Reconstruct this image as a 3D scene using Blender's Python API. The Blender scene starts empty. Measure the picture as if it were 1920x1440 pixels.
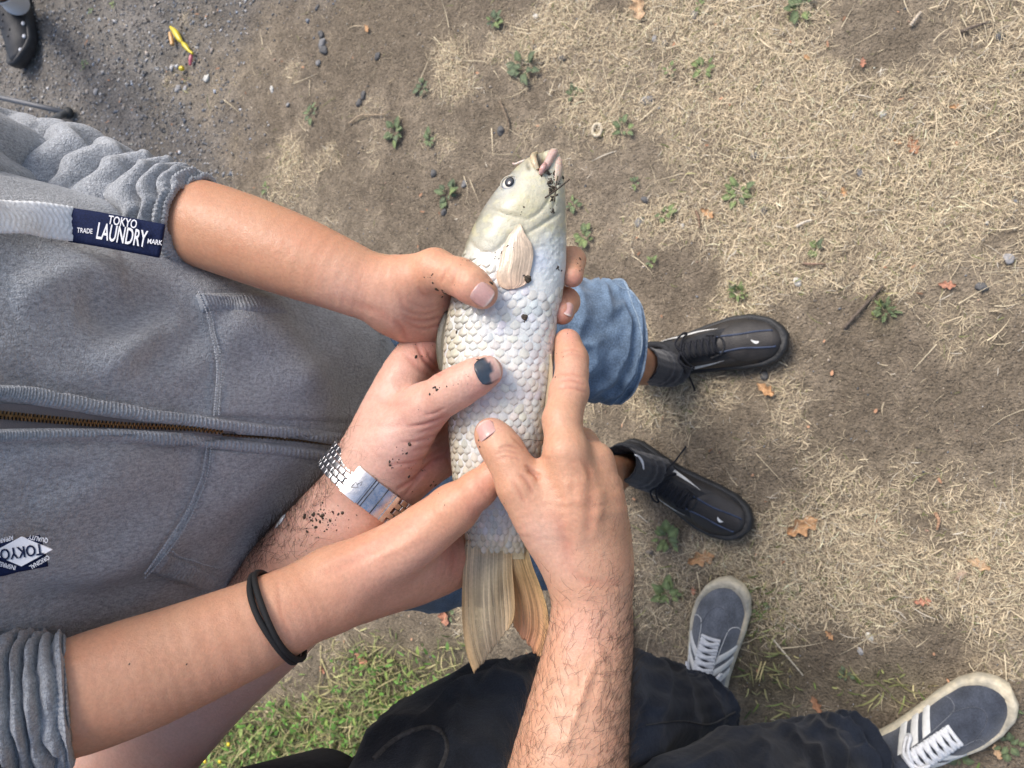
import bpy, bmesh, math, random
import numpy as np
from mathutils import Vector, Matrix
from mathutils.bvhtree import BVHTree
random.seed(7); rng = np.random.default_rng(7)
scene = bpy.context.scene
COL = scene.collection
R = math.radians

# ------------------------------------------------------------------ camera
F = 1443.0                       # focal length in photo pixels (1920 wide)
TH = R(27.0); HCAM = 1.40        # tilt away from straight down, height above the ground
CAM = np.array([0.0, 0.0, HCAM])
FWD = np.array([0.0, math.sin(TH), -math.cos(TH)])
UPV = np.array([1.0, 0.0, 0.0])
RT = np.array([0.0, -math.cos(TH), -math.sin(TH)])
cd = bpy.data.cameras.new('camera'); cam = bpy.data.objects.new('camera', cd); COL.objects.link(cam)
cam.matrix_world = Matrix(((RT[0], UPV[0], -FWD[0], CAM[0]), (RT[1], UPV[1], -FWD[1], CAM[1]),
                           (RT[2], UPV[2], -FWD[2], CAM[2]), (0, 0, 0, 1)))
cd.sensor_fit = 'HORIZONTAL'; cd.sensor_width = 36.0; cd.lens = F / 1920 * 36.0
cd.clip_start = 0.02; cd.clip_end = 300
cd.dof.use_dof = True; cd.dof.focus_distance = 0.535; cd.dof.aperture_fstop = 16.0
scene.camera = cam

# ------------------------------------------------------------------ sky and sun (soft, thin overcast)
SUN_EL, SUN_AZ = 58.0, 20.0      # azimuth measured from +X towards +Y
w = bpy.data.worlds.new('World'); scene.world = w; w.use_nodes = True
nt = w.node_tree; nt.nodes.clear()
out = nt.nodes.new('ShaderNodeOutputWorld'); bg = nt.nodes.new('ShaderNodeBackground'); sky = nt.nodes.new('ShaderNodeTexSky')
sky.sky_type = 'NISHITA'; sky.sun_disc = False; sky.sun_elevation = R(SUN_EL); sky.sun_rotation = R(90 - SUN_AZ)
sky.air_density = 1.0; sky.dust_density = 4.0; sky.ozone_density = 1.0
bg.inputs['Strength'].default_value = 0.135
nt.links.new(sky.outputs[0], bg.inputs[0]); nt.links.new(bg.outputs[0], out.inputs[0])
sl = bpy.data.lights.new('sun', 'SUN'); sun = bpy.data.objects.new('sun', sl); COL.objects.link(sun)
sl.energy = 1.65; sl.angle = R(24); sl.color = (1.0, 0.96, 0.92)
sd = Vector((math.cos(R(SUN_EL)) * math.cos(R(SUN_AZ)), math.cos(R(SUN_EL)) * math.sin(R(SUN_AZ)), math.sin(R(SUN_EL))))
sun.rotation_euler = (-sd).to_track_quat('-Z', 'Y').to_euler()
sun.location = (2, 1, 5)
scene.view_settings.view_transform = 'Standard'; scene.view_settings.look = 'None'
scene.view_settings.exposure = 0.72; scene.view_settings.gamma = 1.0
scene.render.engine = 'CYCLES'

# ------------------------------------------------------------------ coordinate helpers
def c2w(p):
    p = np.asarray(p, float)
    return CAM + p[..., 0:1] * RT - p[..., 1:2] * UPV + p[..., 2:3] * FWD
def w2c(p):
    q = np.asarray(p, float) - CAM
    return np.stack([q @ RT, -(q @ UPV), q @ FWD], -1)
def C(px, py, d):                # photo pixel + depth -> camera frame, metres
    return np.array([(px - 960) / F * d, (py - 720) / F * d, d])
def U(px, py, d): return c2w(C(px, py, d))
def G(px, py, z=0.0):            # photo pixel -> point on the plane at height z
    r = (px - 960) / F * RT - (py - 720) / F * UPV + FWD
    return CAM + r * ((z - HCAM) / r[2])
def pix(pw):
    c = w2c(pw); return c[..., 0] / c[..., 2] * F + 960, c[..., 1] / c[..., 2] * F + 720
def Z(px, py, z):                # point on the pixel's ray at world height z
    return G(px, py, z)

def smooth_path(pts, n):
    """Catmull-Rom through points (k-dim)"""
    P = np.asarray(pts, float)
    if len(P) == 2: return P[0] + (P[1] - P[0]) * np.linspace(0, 1, n)[:, None]
    Q = np.vstack([2 * P[0] - P[1], P, 2 * P[-1] - P[-2]])
    t = np.linspace(0, len(P) - 1 - 1e-9, n); i = t.astype(int); f = (t - i)[:, None]
    a, b, c, d = Q[i], Q[i + 1], Q[i + 2], Q[i + 3]
    return 0.5 * (2 * b + (c - a) * f + (2 * a - 5 * b + 4 * c - d) * f ** 2 + (3 * b - a - 3 * c + d) * f ** 3)

def hash2(ix, iy, seed):
    h = (ix.astype(np.int64) * 374761393 + iy.astype(np.int64) * 668265263 + seed * 974634777) & 0xffffffff
    h = ((h ^ (h >> 13)) * 1274126177) & 0xffffffff
    return ((h ^ (h >> 16)) & 0xffff) / 65535.0
def vnoise(x, y, seed=0):
    x = np.asarray(x, float); y = np.asarray(y, float)
    ix = np.floor(x); iy = np.floor(y); fx = x - ix; fy = y - iy
    fx = fx * fx * (3 - 2 * fx); fy = fy * fy * (3 - 2 * fy)
    a = hash2(ix, iy, seed); b = hash2(ix + 1, iy, seed); c = hash2(ix, iy + 1, seed); d = hash2(ix + 1, iy + 1, seed)
    return (a * (1 - fx) + b * fx) * (1 - fy) + (c * (1 - fx) + d * fx) * fy
def fbm(x, y, seed=0, o=4):
    s = 0; a = 0.5
    for k in range(o):
        s = s + a * vnoise(x * 2 ** k, y * 2 ** k, seed + k); a *= 0.5
    return s / (1 - 0.5 ** o)
def ring_noise(ph, s, kph, ks, seed, o=3):
    """noise round a tube that closes on itself"""
    return .5 * (fbm(np.cos(ph) * kph + 20, s * ks + 3 * np.sin(ph), seed, o) + fbm(np.sin(ph) * kph + 40, s * ks - 2 * np.cos(ph) + 7, seed + 1, o))
def sstep(a, b, x):
    t = np.clip((x - a) / (b - a), 0, 1); return t * t * (3 - 2 * t)

# ------------------------------------------------------------------ object helpers
def new_mesh(name, V, faces, cols=None, smooth=True):
    V = np.asarray(V, np.float32); me = bpy.data.meshes.new(name)
    if isinstance(faces, np.ndarray):
        n, k = faces.shape
        me.vertices.add(len(V)); me.vertices.foreach_set('co', V.ravel())
        me.loops.add(n * k); me.loops.foreach_set('vertex_index', faces.astype(np.int32).ravel())
        me.polygons.add(n); me.polygons.foreach_set('loop_start', np.arange(0, n * k, k, dtype=np.int32))
        me.update(calc_edges=True)
    else:
        me.from_pydata(V.tolist(), [], [list(map(int, f)) for f in faces]); me.update()
    if smooth: me.polygons.foreach_set('use_smooth', np.ones(len(me.polygons), dtype=bool))
    if cols is not None:
        cols = np.asarray(cols, np.float32)
        if cols.shape[1] == 3: cols = np.hstack([cols, np.ones((len(cols), 1), np.float32)])
        a = me.color_attributes.new('Col', 'FLOAT_COLOR', 'POINT'); a.data.foreach_set('color', cols.ravel())
    return me
WOFF = {}
def link(name, me, mat=None, parent=None, loc=None):
    o = bpy.data.objects.new(name, me); COL.objects.link(o)
    if mat is not None and me is not None and len(me.materials) == 0: me.materials.append(mat)
    if loc is not None: o.location = loc
    if parent is not None:
        o.parent = parent
        if loc is None: o.matrix_parent_inverse = Matrix.Translation(-WOFF.get(parent.name, Vector((0, 0, 0))))
    return o
def obj(name, V, faces, mat, parent=None, cols=None, smooth=True):
    return link(name, new_mesh(name, V, faces, cols, smooth), mat, parent)
def tag(o, label=None, cat=None, group=None, kind=None):
    if label: o['label'] = label
    if cat: o['category'] = cat
    if group: o['group'] = group
    if kind: o['kind'] = kind
    return o
def thing(name, loc, label, cat, group=None):
    o = bpy.data.objects.new(name, None); COL.objects.link(o); o.location = Vector(loc); WOFF[o.name] = Vector(loc); o.empty_display_size = 0.05
    return tag(o, label, cat, group)
def join(parts):
    """list of (V, F ndarray quads/tris or list, cols or None) -> joined"""
    Vs, Fs, Cs, off = [], [], [], 0
    for p in parts:
        V, f = np.asarray(p[0]), p[1]
        Vs.append(V); Fs += [[int(i) + off for i in q] for q in f]
        Cs.append(p[2] if len(p) > 2 and p[2] is not None else np.ones((len(V), 3)) * .5); off += len(V)
    return np.vstack(Vs), Fs, np.vstack([c[:, :3] for c in Cs])

def grid_faces(n, m, wrap=False, off=0):
    i = np.arange(n - 1)[:, None]; j = np.arange(m if wrap else m - 1)[None, :]
    a = i * m + j; b = i * m + (j + 1) % m
    return np.stack([a, b, b + m, a + m], -1).reshape(-1, 4) + off
def unit(v): v = np.asarray(v, float); return v / (np.linalg.norm(v, axis=-1, keepdims=True) + 1e-12)
def frames(P, ref):
    T = unit(np.gradient(P, axis=0)); ref = np.asarray(ref, float)
    A = unit(ref - (T @ ref)[:, None] * T) if ref.ndim == 1 else unit(ref - np.sum(ref * T, 1)[:, None] * T)
    return T, A, np.cross(T, A)
def loft(path, ra, rb, ref, m=48, disp=None, lip=0.0, cap=True):
    """tube along world path; ra along ref direction, rb across. disp(s, phi) -> outward offset (s,phi grids). Returns V,F"""
    P = np.asarray(path, float); n = len(P); T, A, B = frames(P, ref)
    ph = np.linspace(0, 2 * np.pi, m, endpoint=False)
    s = np.linspace(0, 1, n)
    c, sn = np.cos(ph)[None, :, None], np.sin(ph)[None, :, None]
    ra = np.broadcast_to(ra, n)[:, None, None]; rb = np.broadcast_to(rb, n)[:, None, None]
    N = unit(A[:, None] * c * rb + B[:, None] * sn * ra)
    V = P[:, None] + A[:, None] * c * ra + B[:, None] * sn * rb
    if disp is not None: V = V + N * disp(s[:, None] + 0 * ph[None], ph[None] + 0 * s[:, None])[..., None]
    rows = [V[i] for i in range(n)]
    if lip:
        cen = P[-1]; nin = max(2, n // 8)
        rows.append(cen + (V[-1] - cen) * (1 - lip / np.mean(ra[-1])) + T[-1] * lip * .3)
        for k in (1, 2): rows.append(P[-1 - k * nin] + (V[-1 - k * nin] - P[-1 - k * nin]) * (1 - 1.6 * lip / np.mean(ra[-1 - k * nin])))
    V = np.vstack(rows); nr = len(rows)
    Fc = [list(q) for q in grid_faces(nr, m, True)]
    if cap:
        Fc.append(list(range(m))[::-1]); Fc.append(list(range((nr - 1) * m, nr * m)))
    return V, Fc
def tube(path, r, m=8, ref=None, closed=False):
    P = np.asarray(path, float); n = len(P)
    if ref is None: ref = FWD * -1 + 0.013
    r = np.broadcast_to(r, n)
    if closed:
        T = unit(np.roll(P, -1, 0) - np.roll(P, 1, 0)); A = unit(ref - (T @ np.asarray(ref, float))[:, None] * T); B = np.cross(T, A)
    else: T, A, B = frames(P, ref)
    ph = np.linspace(0, 2 * np.pi, m, endpoint=False)
    V = (P[:, None] + (A[:, None] * np.cos(ph)[None, :, None] + B[:, None] * np.sin(ph)[None, :, None]) * r[:, None, None]).reshape(-1, 3)
    if closed:
        i = np.arange(n)[:, None]; j = np.arange(m)[None]
        Fc = np.stack([i * m + j, i * m + (j + 1) % m, ((i + 1) % n) * m + (j + 1) % m, ((i + 1) % n) * m + j], -1).reshape(-1, 4)
        return V, [list(q) for q in Fc]
    Fc = [list(q) for q in grid_faces(n, m, True)]
    Fc.append(list(range(m))[::-1]); Fc.append(list(range((n - 1) * m, n * m)))
    return V, Fc
def sphere(c, r, nu=12, nv=8, scale=(1, 1, 1), rot=None):
    th = np.linspace(0, np.pi, nv); ph = np.linspace(0, 2 * np.pi, nu, endpoint=False)
    V = np.stack([np.sin(th)[:, None] * np.cos(ph), np.sin(th)[:, None] * np.sin(ph), np.cos(th)[:, None] + 0 * ph], -1).reshape(-1, 3) * np.array(scale) * r
    if rot is not None: V = V @ np.asarray(rot).T
    return V + np.asarray(c), [list(q) for q in grid_faces(nv, nu, True)]
def bvh_of(V, faces): return BVHTree.FromPolygons([tuple(map(float, v)) for v in V], [list(map(int, f)) for f in faces])
def ray(bvh, px, py):
    d = unit((px - 960) / F * RT - (py - 720) / F * UPV + FWD)
    loc, nor, idx, dist = bvh.ray_cast(Vector(CAM), Vector(d))
    if loc is None: return None, None
    nor = np.array(nor)
    if nor @ d > 0: nor = -nor
    return np.array(loc), nor

# ------------------------------------------------------------------ materials
def material(name, base=(.5, .5, .5), rough=.6, attr=False, noises=(), bumps=(), sss=0.0, sssr=(1, .35, .2), sssscale=.004,
             coat=0.0, coat_rough=.15, metal=0.0, sheen=0.0, spec=.5, rough_noise=None, trans=0.0, aniso=None):
    m = bpy.data.materials.new(name); m.use_nodes = True; n = m.node_tree; n.nodes.clear()
    o = n.nodes.new('ShaderNodeOutputMaterial'); b = n.nodes.new('ShaderNodeBsdfPrincipled'); n.links.new(b.outputs[0], o.inputs[0])
    tc = n.nodes.new('ShaderNodeTexCoord')
    if attr:
        a = n.nodes.new('ShaderNodeAttribute'); a.attribute_name = 'Col'; col = a.outputs['Color']
    else:
        rgb = n.nodes.new('ShaderNodeRGB'); rgb.outputs[0].default_value = (*base, 1); col = rgb.outputs[0]
    def tex(sc, detail=3, stretch=None):
        t = n.nodes.new('ShaderNodeTexNoise'); t.inputs['Scale'].default_value = sc; t.inputs['Detail'].default_value = detail
        if stretch:
            mp = n.nodes.new('ShaderNodeMapping'); mp.inputs['Scale'].default_value = stretch
            n.links.new(tc.outputs['Object'], mp.inputs[0]); n.links.new(mp.outputs[0], t.inputs['Vector'])
        else: n.links.new(tc.outputs['Object'], t.inputs['Vector'])
        return t
    for nz in noises:                      # (scale, lo, hi [, tint rgb][, stretch])
        sc, lo, hi = nz[:3]; tint = nz[3] if len(nz) > 3 else None; st = nz[4] if len(nz) > 4 else None
        t = tex(sc, 4, st); mr = n.nodes.new('ShaderNodeMapRange'); mr.inputs[1].default_value = .3; mr.inputs[2].default_value = .7
        mx = n.nodes.new('ShaderNodeMix'); mx.data_type = 'RGBA'; mx.blend_type = 'MULTIPLY'; mx.inputs[0].default_value = 1
        if tint is None:
            mr.inputs[3].default_value = lo; mr.inputs[4].default_value = hi
            n.links.new(t.outputs[0], mr.inputs[0]); n.links.new(mr.outputs[0], mx.inputs[7])
        else:
            mr.inputs[3].default_value = 0; mr.inputs[4].default_value = 1
            n.links.new(t.outputs[0], mr.inputs[0])
            m2 = n.nodes.new('ShaderNodeMix'); m2.data_type = 'RGBA'; m2.inputs[6].default_value = (lo, lo, lo, 1); m2.inputs[7].default_value = (tint[0] * hi, tint[1] * hi, tint[2] * hi, 1)
            n.links.new(mr.outputs[0], m2.inputs[0]); n.links.new(m2.outputs[2], mx.inputs[7])
        n.links.new(col, mx.inputs[6]); col = mx.outputs[2]
    n.links.new(col, b.inputs['Base Color'])
    prev = None
    for bp in bumps:                       # (kind, scale, distance[, stretch])
        kind, sc, dist = bp[:3]; st = bp[3] if len(bp) > 3 else None
        if kind == 'voronoi':
            t = n.nodes.new('ShaderNodeTexVoronoi'); t.inputs['Scale'].default_value = sc; n.links.new(tc.outputs['Object'], t.inputs['Vector']); oo = t.outputs['Distance']
        elif kind == 'wave':
            t = n.nodes.new('ShaderNodeTexWave'); t.inputs['Scale'].default_value = sc; t.inputs['Distortion'].default_value = .6
            n.links.new(tc.outputs['Object'], t.inputs['Vector']); oo = t.outputs['Fac' if 'Fac' in t.outputs else 1]
            if st: t.bands_direction = st
        else:
            t = tex(sc, 3, st); oo = t.outputs[0]
        bn = n.nodes.new('ShaderNodeBump'); bn.inputs['Distance'].default_value = dist; bn.inputs['Strength'].default_value = 1.0
        n.links.new(oo, bn.inputs['Height'])
        if prev is not None: n.links.new(prev, bn.inputs['Normal'])
        prev = bn.outputs[0]
    if prev is not None: n.links.new(prev, b.inputs['Normal'])
    b.inputs['Roughness'].default_value = rough
    if rough_noise:
        t = tex(rough_noise[0]); mr = n.nodes.new('ShaderNodeMapRange'); mr.inputs[1].default_value = .3; mr.inputs[2].default_value = .7
        mr.inputs[3].default_value = rough_noise[1]; mr.inputs[4].default_value = rough_noise[2]
        n.links.new(t.outputs[0], mr.inputs[0]); n.links.new(mr.outputs[0], b.inputs['Roughness'])
    b.inputs['Metallic'].default_value = metal; b.inputs['Specular IOR Level'].default_value = spec
    b.inputs['Coat Weight'].default_value = coat; b.inputs['Coat Roughness'].default_value = coat_rough
    b.inputs['Sheen Weight'].default_value = sheen
    if trans: b.inputs['Transmission Weight'].default_value = trans
    if sss:
        b.inputs['Subsurface Weight'].default_value = sss; b.inputs['Subsurface Radius'].default_value = sssr; b.inputs['Subsurface Scale'].default_value = sssscale
    return m

M = {}
M['skin'] = material('skin', attr=True, rough=.46, noises=[(22, 1.02, 1.0, (1.03, .95, .93)), (70, 1.02, 1.0, (1.0, .95, .93)), (420, .92, 1.07)], bumps=[('noise', 900, .00018), ('voronoi', 900, .00010), ('noise', 120, .0004)],
                     sss=.35, sssscale=.005, spec=.4, rough_noise=(300, .36, .56))
M['nail'] = material('nail', attr=True, rough=.28, sss=.2, sssscale=.002, spec=.5, noises=[(500, .92, 1.05)], bumps=[('noise', 300, .0003)])
M['hair'] = material('body_hair', (.025, .016, .01), .5)
M['hoodie'] = material('grey_marl_jersey', (.345, .360, .380), .95, noises=[(9, .9, 1.08), (40, .95, 1.05), (650, .72, 1.28, None, (1, 1, .45)), (1500, .75, 1.3)], bumps=[('noise', 900, .0012), ('noise', 300, .001)], sheen=.25, spec=.15)
M['rib'] = material('grey_marl_rib_knit', (.335, .35, .37), .95, noises=[(700, .65, 1.3)], bumps=[('noise', 1200, .0006)], sheen=.25, spec=.15)
M['stitch'] = material('seam_thread', (.44, .455, .475), .9, bumps=[('noise', 900, .0006)], noises=[(900, .7, 1.2)])
M['cord'] = material('white_braided_cord', (.84, .85, .85), .85, bumps=[('noise', 500, .0005)], noises=[(300, .88, 1.05)])
M['navy'] = material('navy_woven_label', (.006, .012, .046), .8, bumps=[('noise', 1500, .0003)], noises=[(900, .7, 1.3)], spec=.2)
M['thread_white'] = material('white_woven_thread', (.72, .72, .74), .8, bumps=[('noise', 1500, .0002)])
M['brass'] = material('antique_brass', (.17, .125, .07), .4, metal=.9, noises=[(400, .5, 1.2)])
M['ziptape'] = material('zip_tape', (.15, .145, .155), .9, bumps=[('noise', 1500, .0003)])
M['denim'] = material('blue_denim', (.135, .195, .275), .9, noises=[(60, .75, 1.2), (500, .7, 1.3), (9, .78, 1.25)], bumps=[('noise', 800, .0008, (1, 1, .25)), ('noise', 60, .002)], sheen=.15, spec=.15)
M['denim_edge'] = material('denim_edge', (.27, .35, .44), .95, noises=[(300, .6, 1.2)], bumps=[('noise', 700, .001)])
M['jeans'] = material('black_denim', (.013, .017, .026), .9, noises=[(25, .7, 1.35), (600, .7, 1.3), (6, .6, 1.6)], bumps=[('noise', 700, .0006), ('noise', 50, .002)], sheen=.1, spec=.2)
M['jean_seam'] = material('black_denim_seam', (.05, .05, .052), .9, noises=[(300, .5, 1.5)], bumps=[('noise', 500, .0008)])
M['tee'] = material('black_jersey', (.008, .008, .009), .95, bumps=[('noise', 60, .002)], sheen=.1)
M['sock'] = material('black_rib_sock', (.012, .013, .018), .95, bumps=[('noise', 500, .001)], sheen=.2)
M['sock_white'] = material('white_sock', (.7, .71, .74), .95, bumps=[('noise', 400, .001)])
M['hairtie'] = material('black_elastic', (.008, .008, .009), .8, bumps=[('noise', 1200, .0004)])
M['steel'] = material('polished_steel', (.66, .66, .66), .16, metal=1.0, noises=[(200, .8, 1.05)], rough_noise=(250, .1, .3), bumps=[('noise', 500, .00008)])
M['steel_brushed'] = material('brushed_steel', (.58, .58, .59), .3, metal=1.0, noises=[(120, .75, 1.05)], rough_noise=(400, .2, .42))
# ================================================================== the ground
def blobs(px, py, L):
    s = np.zeros_like(px, dtype=float)
    for (cx, cy, rx, ry, wt) in L: s = s + wt * np.exp(-(((px - cx) / rx) ** 2 + ((py - cy) / ry) ** 2))
    return s
STRAW = [(1620, 280, 420, 300, .35), (1680, 1000, 380, 260, .35), (1500, 780, 250, 120, .2), (1650, 260, 330, 170, .9), (1420, 170, 150, 120, .7), (1320, 40, 160, 60, .7), (1090, 60, 110, 70, .8), (1060, 190, 60, 60, .5), (830, 60, 45, 75, 1.), (850, 110, 60, 40, .4), (1000, 40, 60, 40, .4), (880, 190, 50, 40, .4),
         (1700, 1060, 230, 120, .9), (1480, 1060, 130, 110, .8), (1600, 900, 200, 90, .5), (1850, 640, 120, 90, .5), (1380, 560, 55, 50, .9), (1650, 520, 130, 60, .6), (1240, 730, 90, 50, .5), (1330, 790, 60, 40, .4),
         (620, 295, 40, 40, .9), (545, 290, 25, 30, .7), (340, 25, 22, 40, .9), (455, 55, 22, 45, .6), (1500, 400, 130, 70, .5), (1900, 150, 60, 120, .6), (1820, 390, 120, 60, .5), (1310, 420, 60, 50, .5), (1130, 235, 60, 40, .5), (1090, 350, 40, 40, .3),
         (1860, 1130, 80, 90, .8), (1560, 1180, 120, 60, .7), (1220, 1180, 40, 120, .5), (1330, 1420, 60, 30, .9), (1030, 480, 60, 60, .4), (1550, 300, 120, 90, .5)]
BARE = [(1640, 75, 120, 45, 1.1), (1560, 110, 60, 40, .6), (1240, 270, 110, 60, .5), (1170, 350, 110, 50, .6), (1640, 700, 110, 60, .8), (1800, 520, 70, 40, .6), (1530, 1160, 70, 40, .5), (1560, 1230, 110, 45, 1.1), (1690, 200, 60, 30, .5), (1640, 330, 60, 60, .4)]
GREEN = [(620, 1390, 260, 75, 1.3), (760, 1310, 100, 70, 1.0), (500, 1420, 160, 70, 1.2), (690, 1240, 90, 55, .7), (850, 1220, 60, 40, .5), (1440, 1270, 60, 90, .8), (1650, 1290, 110, 45, .7), (1200, 1430, 45, 30, .8), (1470, 1390, 60, 40, .6), (1660, 580, 30, 45, .8), (1560, 1130, 250, 60, .25), (1400, 1120, 40, 60, .4), (1380, 540, 40, 35, .35)]
def masks(x, y):
    p = np.stack([x, y, 0 * x], -1); px, py = pix(p)
    n = fbm(x * 5 + 3, y * 5, 11, 4) - .5; n2 = fbm(x * 16, y * 16, 21, 3) - .5
    grav = sstep(560, 300, px + 0.35 * (py - 150) + 260 * n) * sstep(620, 420, py)
    straw = blobs(px, py, STRAW) - blobs(px, py, BARE) + 1.5 * n + 1.7 * n2
    outside = (px > 1950) | (py < -20) | (py > 1480) | (px < -20)
    straw = np.where(outside, .45 + 1.5 * n + .7 * n2, straw) - grav * .7
    green = blobs(px, py, GREEN) + .5 * n
    green = np.where(py > 1450, np.maximum(green, .5 + n), green)
    return np.clip(grav, 0, 1), straw, green, n, n2
def zg(x, y):
    return .018 * (fbm(x * 3, y * 3, 5, 3) - .55) * sstep(0, .8, np.hypot(x, y - .3)) + .006 * (fbm(x * 14, y * 14, 9, 3) - .5) + .004 * (fbm(x * 60, y * 60, 31, 2) - .5) - .004
gx = np.concatenate([[-60, -25, -10, -5, -3, -2.2], np.arange(-1.7, 1.701, .012), [2.2, 3, 5, 10, 25, 60]])
gy = np.concatenate([[-60, -25, -10, -4, -2, -1.2], np.arange(-.75, 3.001, .012), [3.5, 4.5, 7, 12, 25, 60]])
XX, YY = np.meshgrid(gx, gy, indexing='ij'); ZZ = zg(XX, YY)
grav, straw, green, n1, n2 = masks(XX, YY)
dirt = np.array([.255, .208, .152]); dark = np.array([.105, .083, .059]); gcol = np.array([.20, .185, .165])
k = np.clip(.45 + 2.4 * n1 + 2.0 * n2, 0, 1)[..., None]
col = dark * (1 - k) * .55 + dirt * (.45 + .55 * k)
px_, py_ = pix(np.stack([XX, YY, 0 * XX], -1))
low = blobs(px_, py_, [(1640, 80, 110, 50, .8), (1640, 720, 160, 90, .45), (1560, 1240, 150, 70, .7), (1000, 1300, 500, 140, .5)])[..., None]
col = col * (1 - .45 * np.clip(low, 0, 1)) + dark * .35 * np.clip(low, 0, 1)
col = col * (1 - grav[..., None]) + gcol * (.75 + .6 * (n2[..., None] + .3)) * grav[..., None]
ss = np.clip(straw, 0, 1)[..., None]; col = col * (1 - .35 * ss) + np.array([.36, .295, .20]) * .35 * ss
gr_ = np.clip(green, 0, 1)[..., None]; col = col * (1 - .6 * gr_) + np.array([.09, .085, .045]) * .6 * gr_
M['ground'] = material('dry_soil', attr=True, rough=.95, noises=[(35, .8, 1.18), (160, .72, 1.25), (700, .7, 1.3)], bumps=[('noise', 60, .006), ('noise', 260, .004), ('voronoi', 260, .002)], spec=.15)
g = obj('ground', np.stack([XX, YY, ZZ], -1).reshape(-1, 3), grid_faces(len(gx), len(gy))[:, ::-1], M['ground'], cols=col.reshape(-1, 3))
tag(g, 'bare trodden soil with grit and dry patches under everyone\'s feet', kind='structure')

def scatter(n, x0, x1, y0, y1): return rng.uniform(x0, x1, n), rng.uniform(y0, y1, n)
def ribbons(name, x, y, z0, head, length, width, lift, curl, cols, mat, seg=3, side=None):
    """many curved flat blades; lift = pitch at the base (rad), curl = change of pitch, side = sideways bend"""
    n = len(x); P = np.zeros((n, seg + 1, 3)); pos = np.stack([x, y, z0], -1); P[:, 0] = pos; h = head.copy()
    for k in range(seg):
        pit = lift + curl * k / seg; st = length / seg
        if side is not None: h = h + side / seg
        pos = pos + np.stack([np.cos(h) * np.cos(pit) * st, np.sin(h) * np.cos(pit) * st, np.sin(pit) * st], -1); P[:, k + 1] = pos
    gz = zg(P[..., 0], P[..., 1]) + .0006; P[..., 2] = np.maximum(P[..., 2], gz)
    wv = np.stack([-np.sin(head), np.cos(head), .35 * np.sin(7 * head)], -1)
    prof = np.array([.7, 1., .85, .12])[:seg + 1] if seg == 3 else np.linspace(1, .15, seg + 1)
    Lf = P - wv[:, None] * width[:, None, None] * prof[None, :, None] * .5; Rt = P + wv[:, None] * width[:, None, None] * prof[None, :, None] * .5
    V = np.stack([Lf, Rt], 2).reshape(-1, 3); b = np.arange(n)[:, None] * (2 * (seg + 1)) + np.arange(seg)[None] * 2
    Fc = np.stack([b, b + 1, b + 3, b + 2], -1).reshape(-1, 4)
    cc = np.repeat(cols, 2 * (seg + 1), axis=0)
    return obj(name, V, Fc, mat, cols=cc, smooth=False)
M['straw'] = material('dry_straw', attr=True, rough=.8, spec=.25)
M['leafgreen'] = material('green_blade', attr=True, rough=.55, spec=.35, noises=[(300, .85, 1.15)])
# dry bleached grass
x, y = scatter(900000, -1.45, 1.35, -.6, 2.6); gr, st, gn, _, _ = masks(x, y)
keep = rng.random(len(x)) < np.clip((st - .22) * 1.35, .02, .95) * (1 - .85 * gr); x, y = x[keep], y[keep]; n = len(x)
stt = st[keep]; tone = rng.normal(0, .14, n)[:, None]; mixc = rng.random(n)[:, None]
cs = (np.array([.70, .585, .395]) * (1 - mixc) + np.array([.46, .37, .245]) * mixc) * (1 + tone) * (.72 + .36 * np.clip(stt, 0, 1.1))[:, None]
pick = rng.random(n); cs[pick < .05] = [.62, .56, .45]; cs[(pick > .05) & (pick < .10)] = np.array([.20, .22, .08])
ribbons('dry_grass', x, y, zg(x, y) + rng.uniform(0, .009, n) * np.clip(stt, .1, 1), rng.uniform(0, 2 * np.pi, n), rng.lognormal(-4.25, .42, n), rng.lognormal(-7.25, .38, n),
        rng.normal(.15, .28, n), rng.normal(-.25, .6, n), np.clip(cs, .02, .8), M['straw'], side=rng.normal(0, 1.3, n))
tag(bpy.data.objects['dry_grass'], 'short bleached dry grass lying over the bare soil', kind='stuff')
# longer loose stalks
x, y = scatter(2600, -1.3, 1.25, -.5, 2.3); gr, st, gn, _, _ = masks(x, y); keep = (rng.random(len(x)) < np.clip(st + .15, .05, .8)) & (gr < .4); x, y = x[keep], y[keep]; n = len(x)
ribbons('straw_stalks', x, y, zg(x, y) + .006, rng.uniform(0, 6.28, n), rng.uniform(.03, .09, n), rng.uniform(.0010, .0022, n), rng.normal(.05, .1, n), rng.normal(-.1, .3, n),
        np.clip(np.array([.58, .49, .33]) * (1 + rng.normal(0, .15, (n, 1))), .02, .85), M['straw'], seg=4, side=rng.normal(0, .5, n))
tag(bpy.data.objects['straw_stalks'], 'loose pale straw stalks strewn over the ground', kind='stuff')
# green grass
x, y = scatter(150000, -1.5, .9, -.4, 1.9); gr, st, gn, _, _ = masks(x, y); keep = rng.random(len(x)) < np.clip((gn - .12) * .42, 0, .55); x, y, gk = x[keep], y[keep], gn[keep]; n = len(x)
mixc = rng.random(n)[:, None] ** .9
cs = (np.array([.10, .165, .035]) * (1 - mixc) + np.array([.40, .34, .17]) * mixc) * (1 + rng.normal(0, .22, (n, 1)))
ribbons('green_grass', x, y, zg(x, y), rng.uniform(0, 6.28, n), rng.uniform(.018, .085, n) * np.clip(gk, .35, 1.1), rng.uniform(.0016, .0036, n), rng.normal(.8, .35, n), rng.normal(-.9, .5, n),
        np.clip(cs, .01, .6), M['leafgreen'], side=rng.normal(0, .6, n))
tag(bpy.data.objects['green_grass'], 'fresh green grass and clover patch among the dry turf', kind='stuff')
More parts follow.
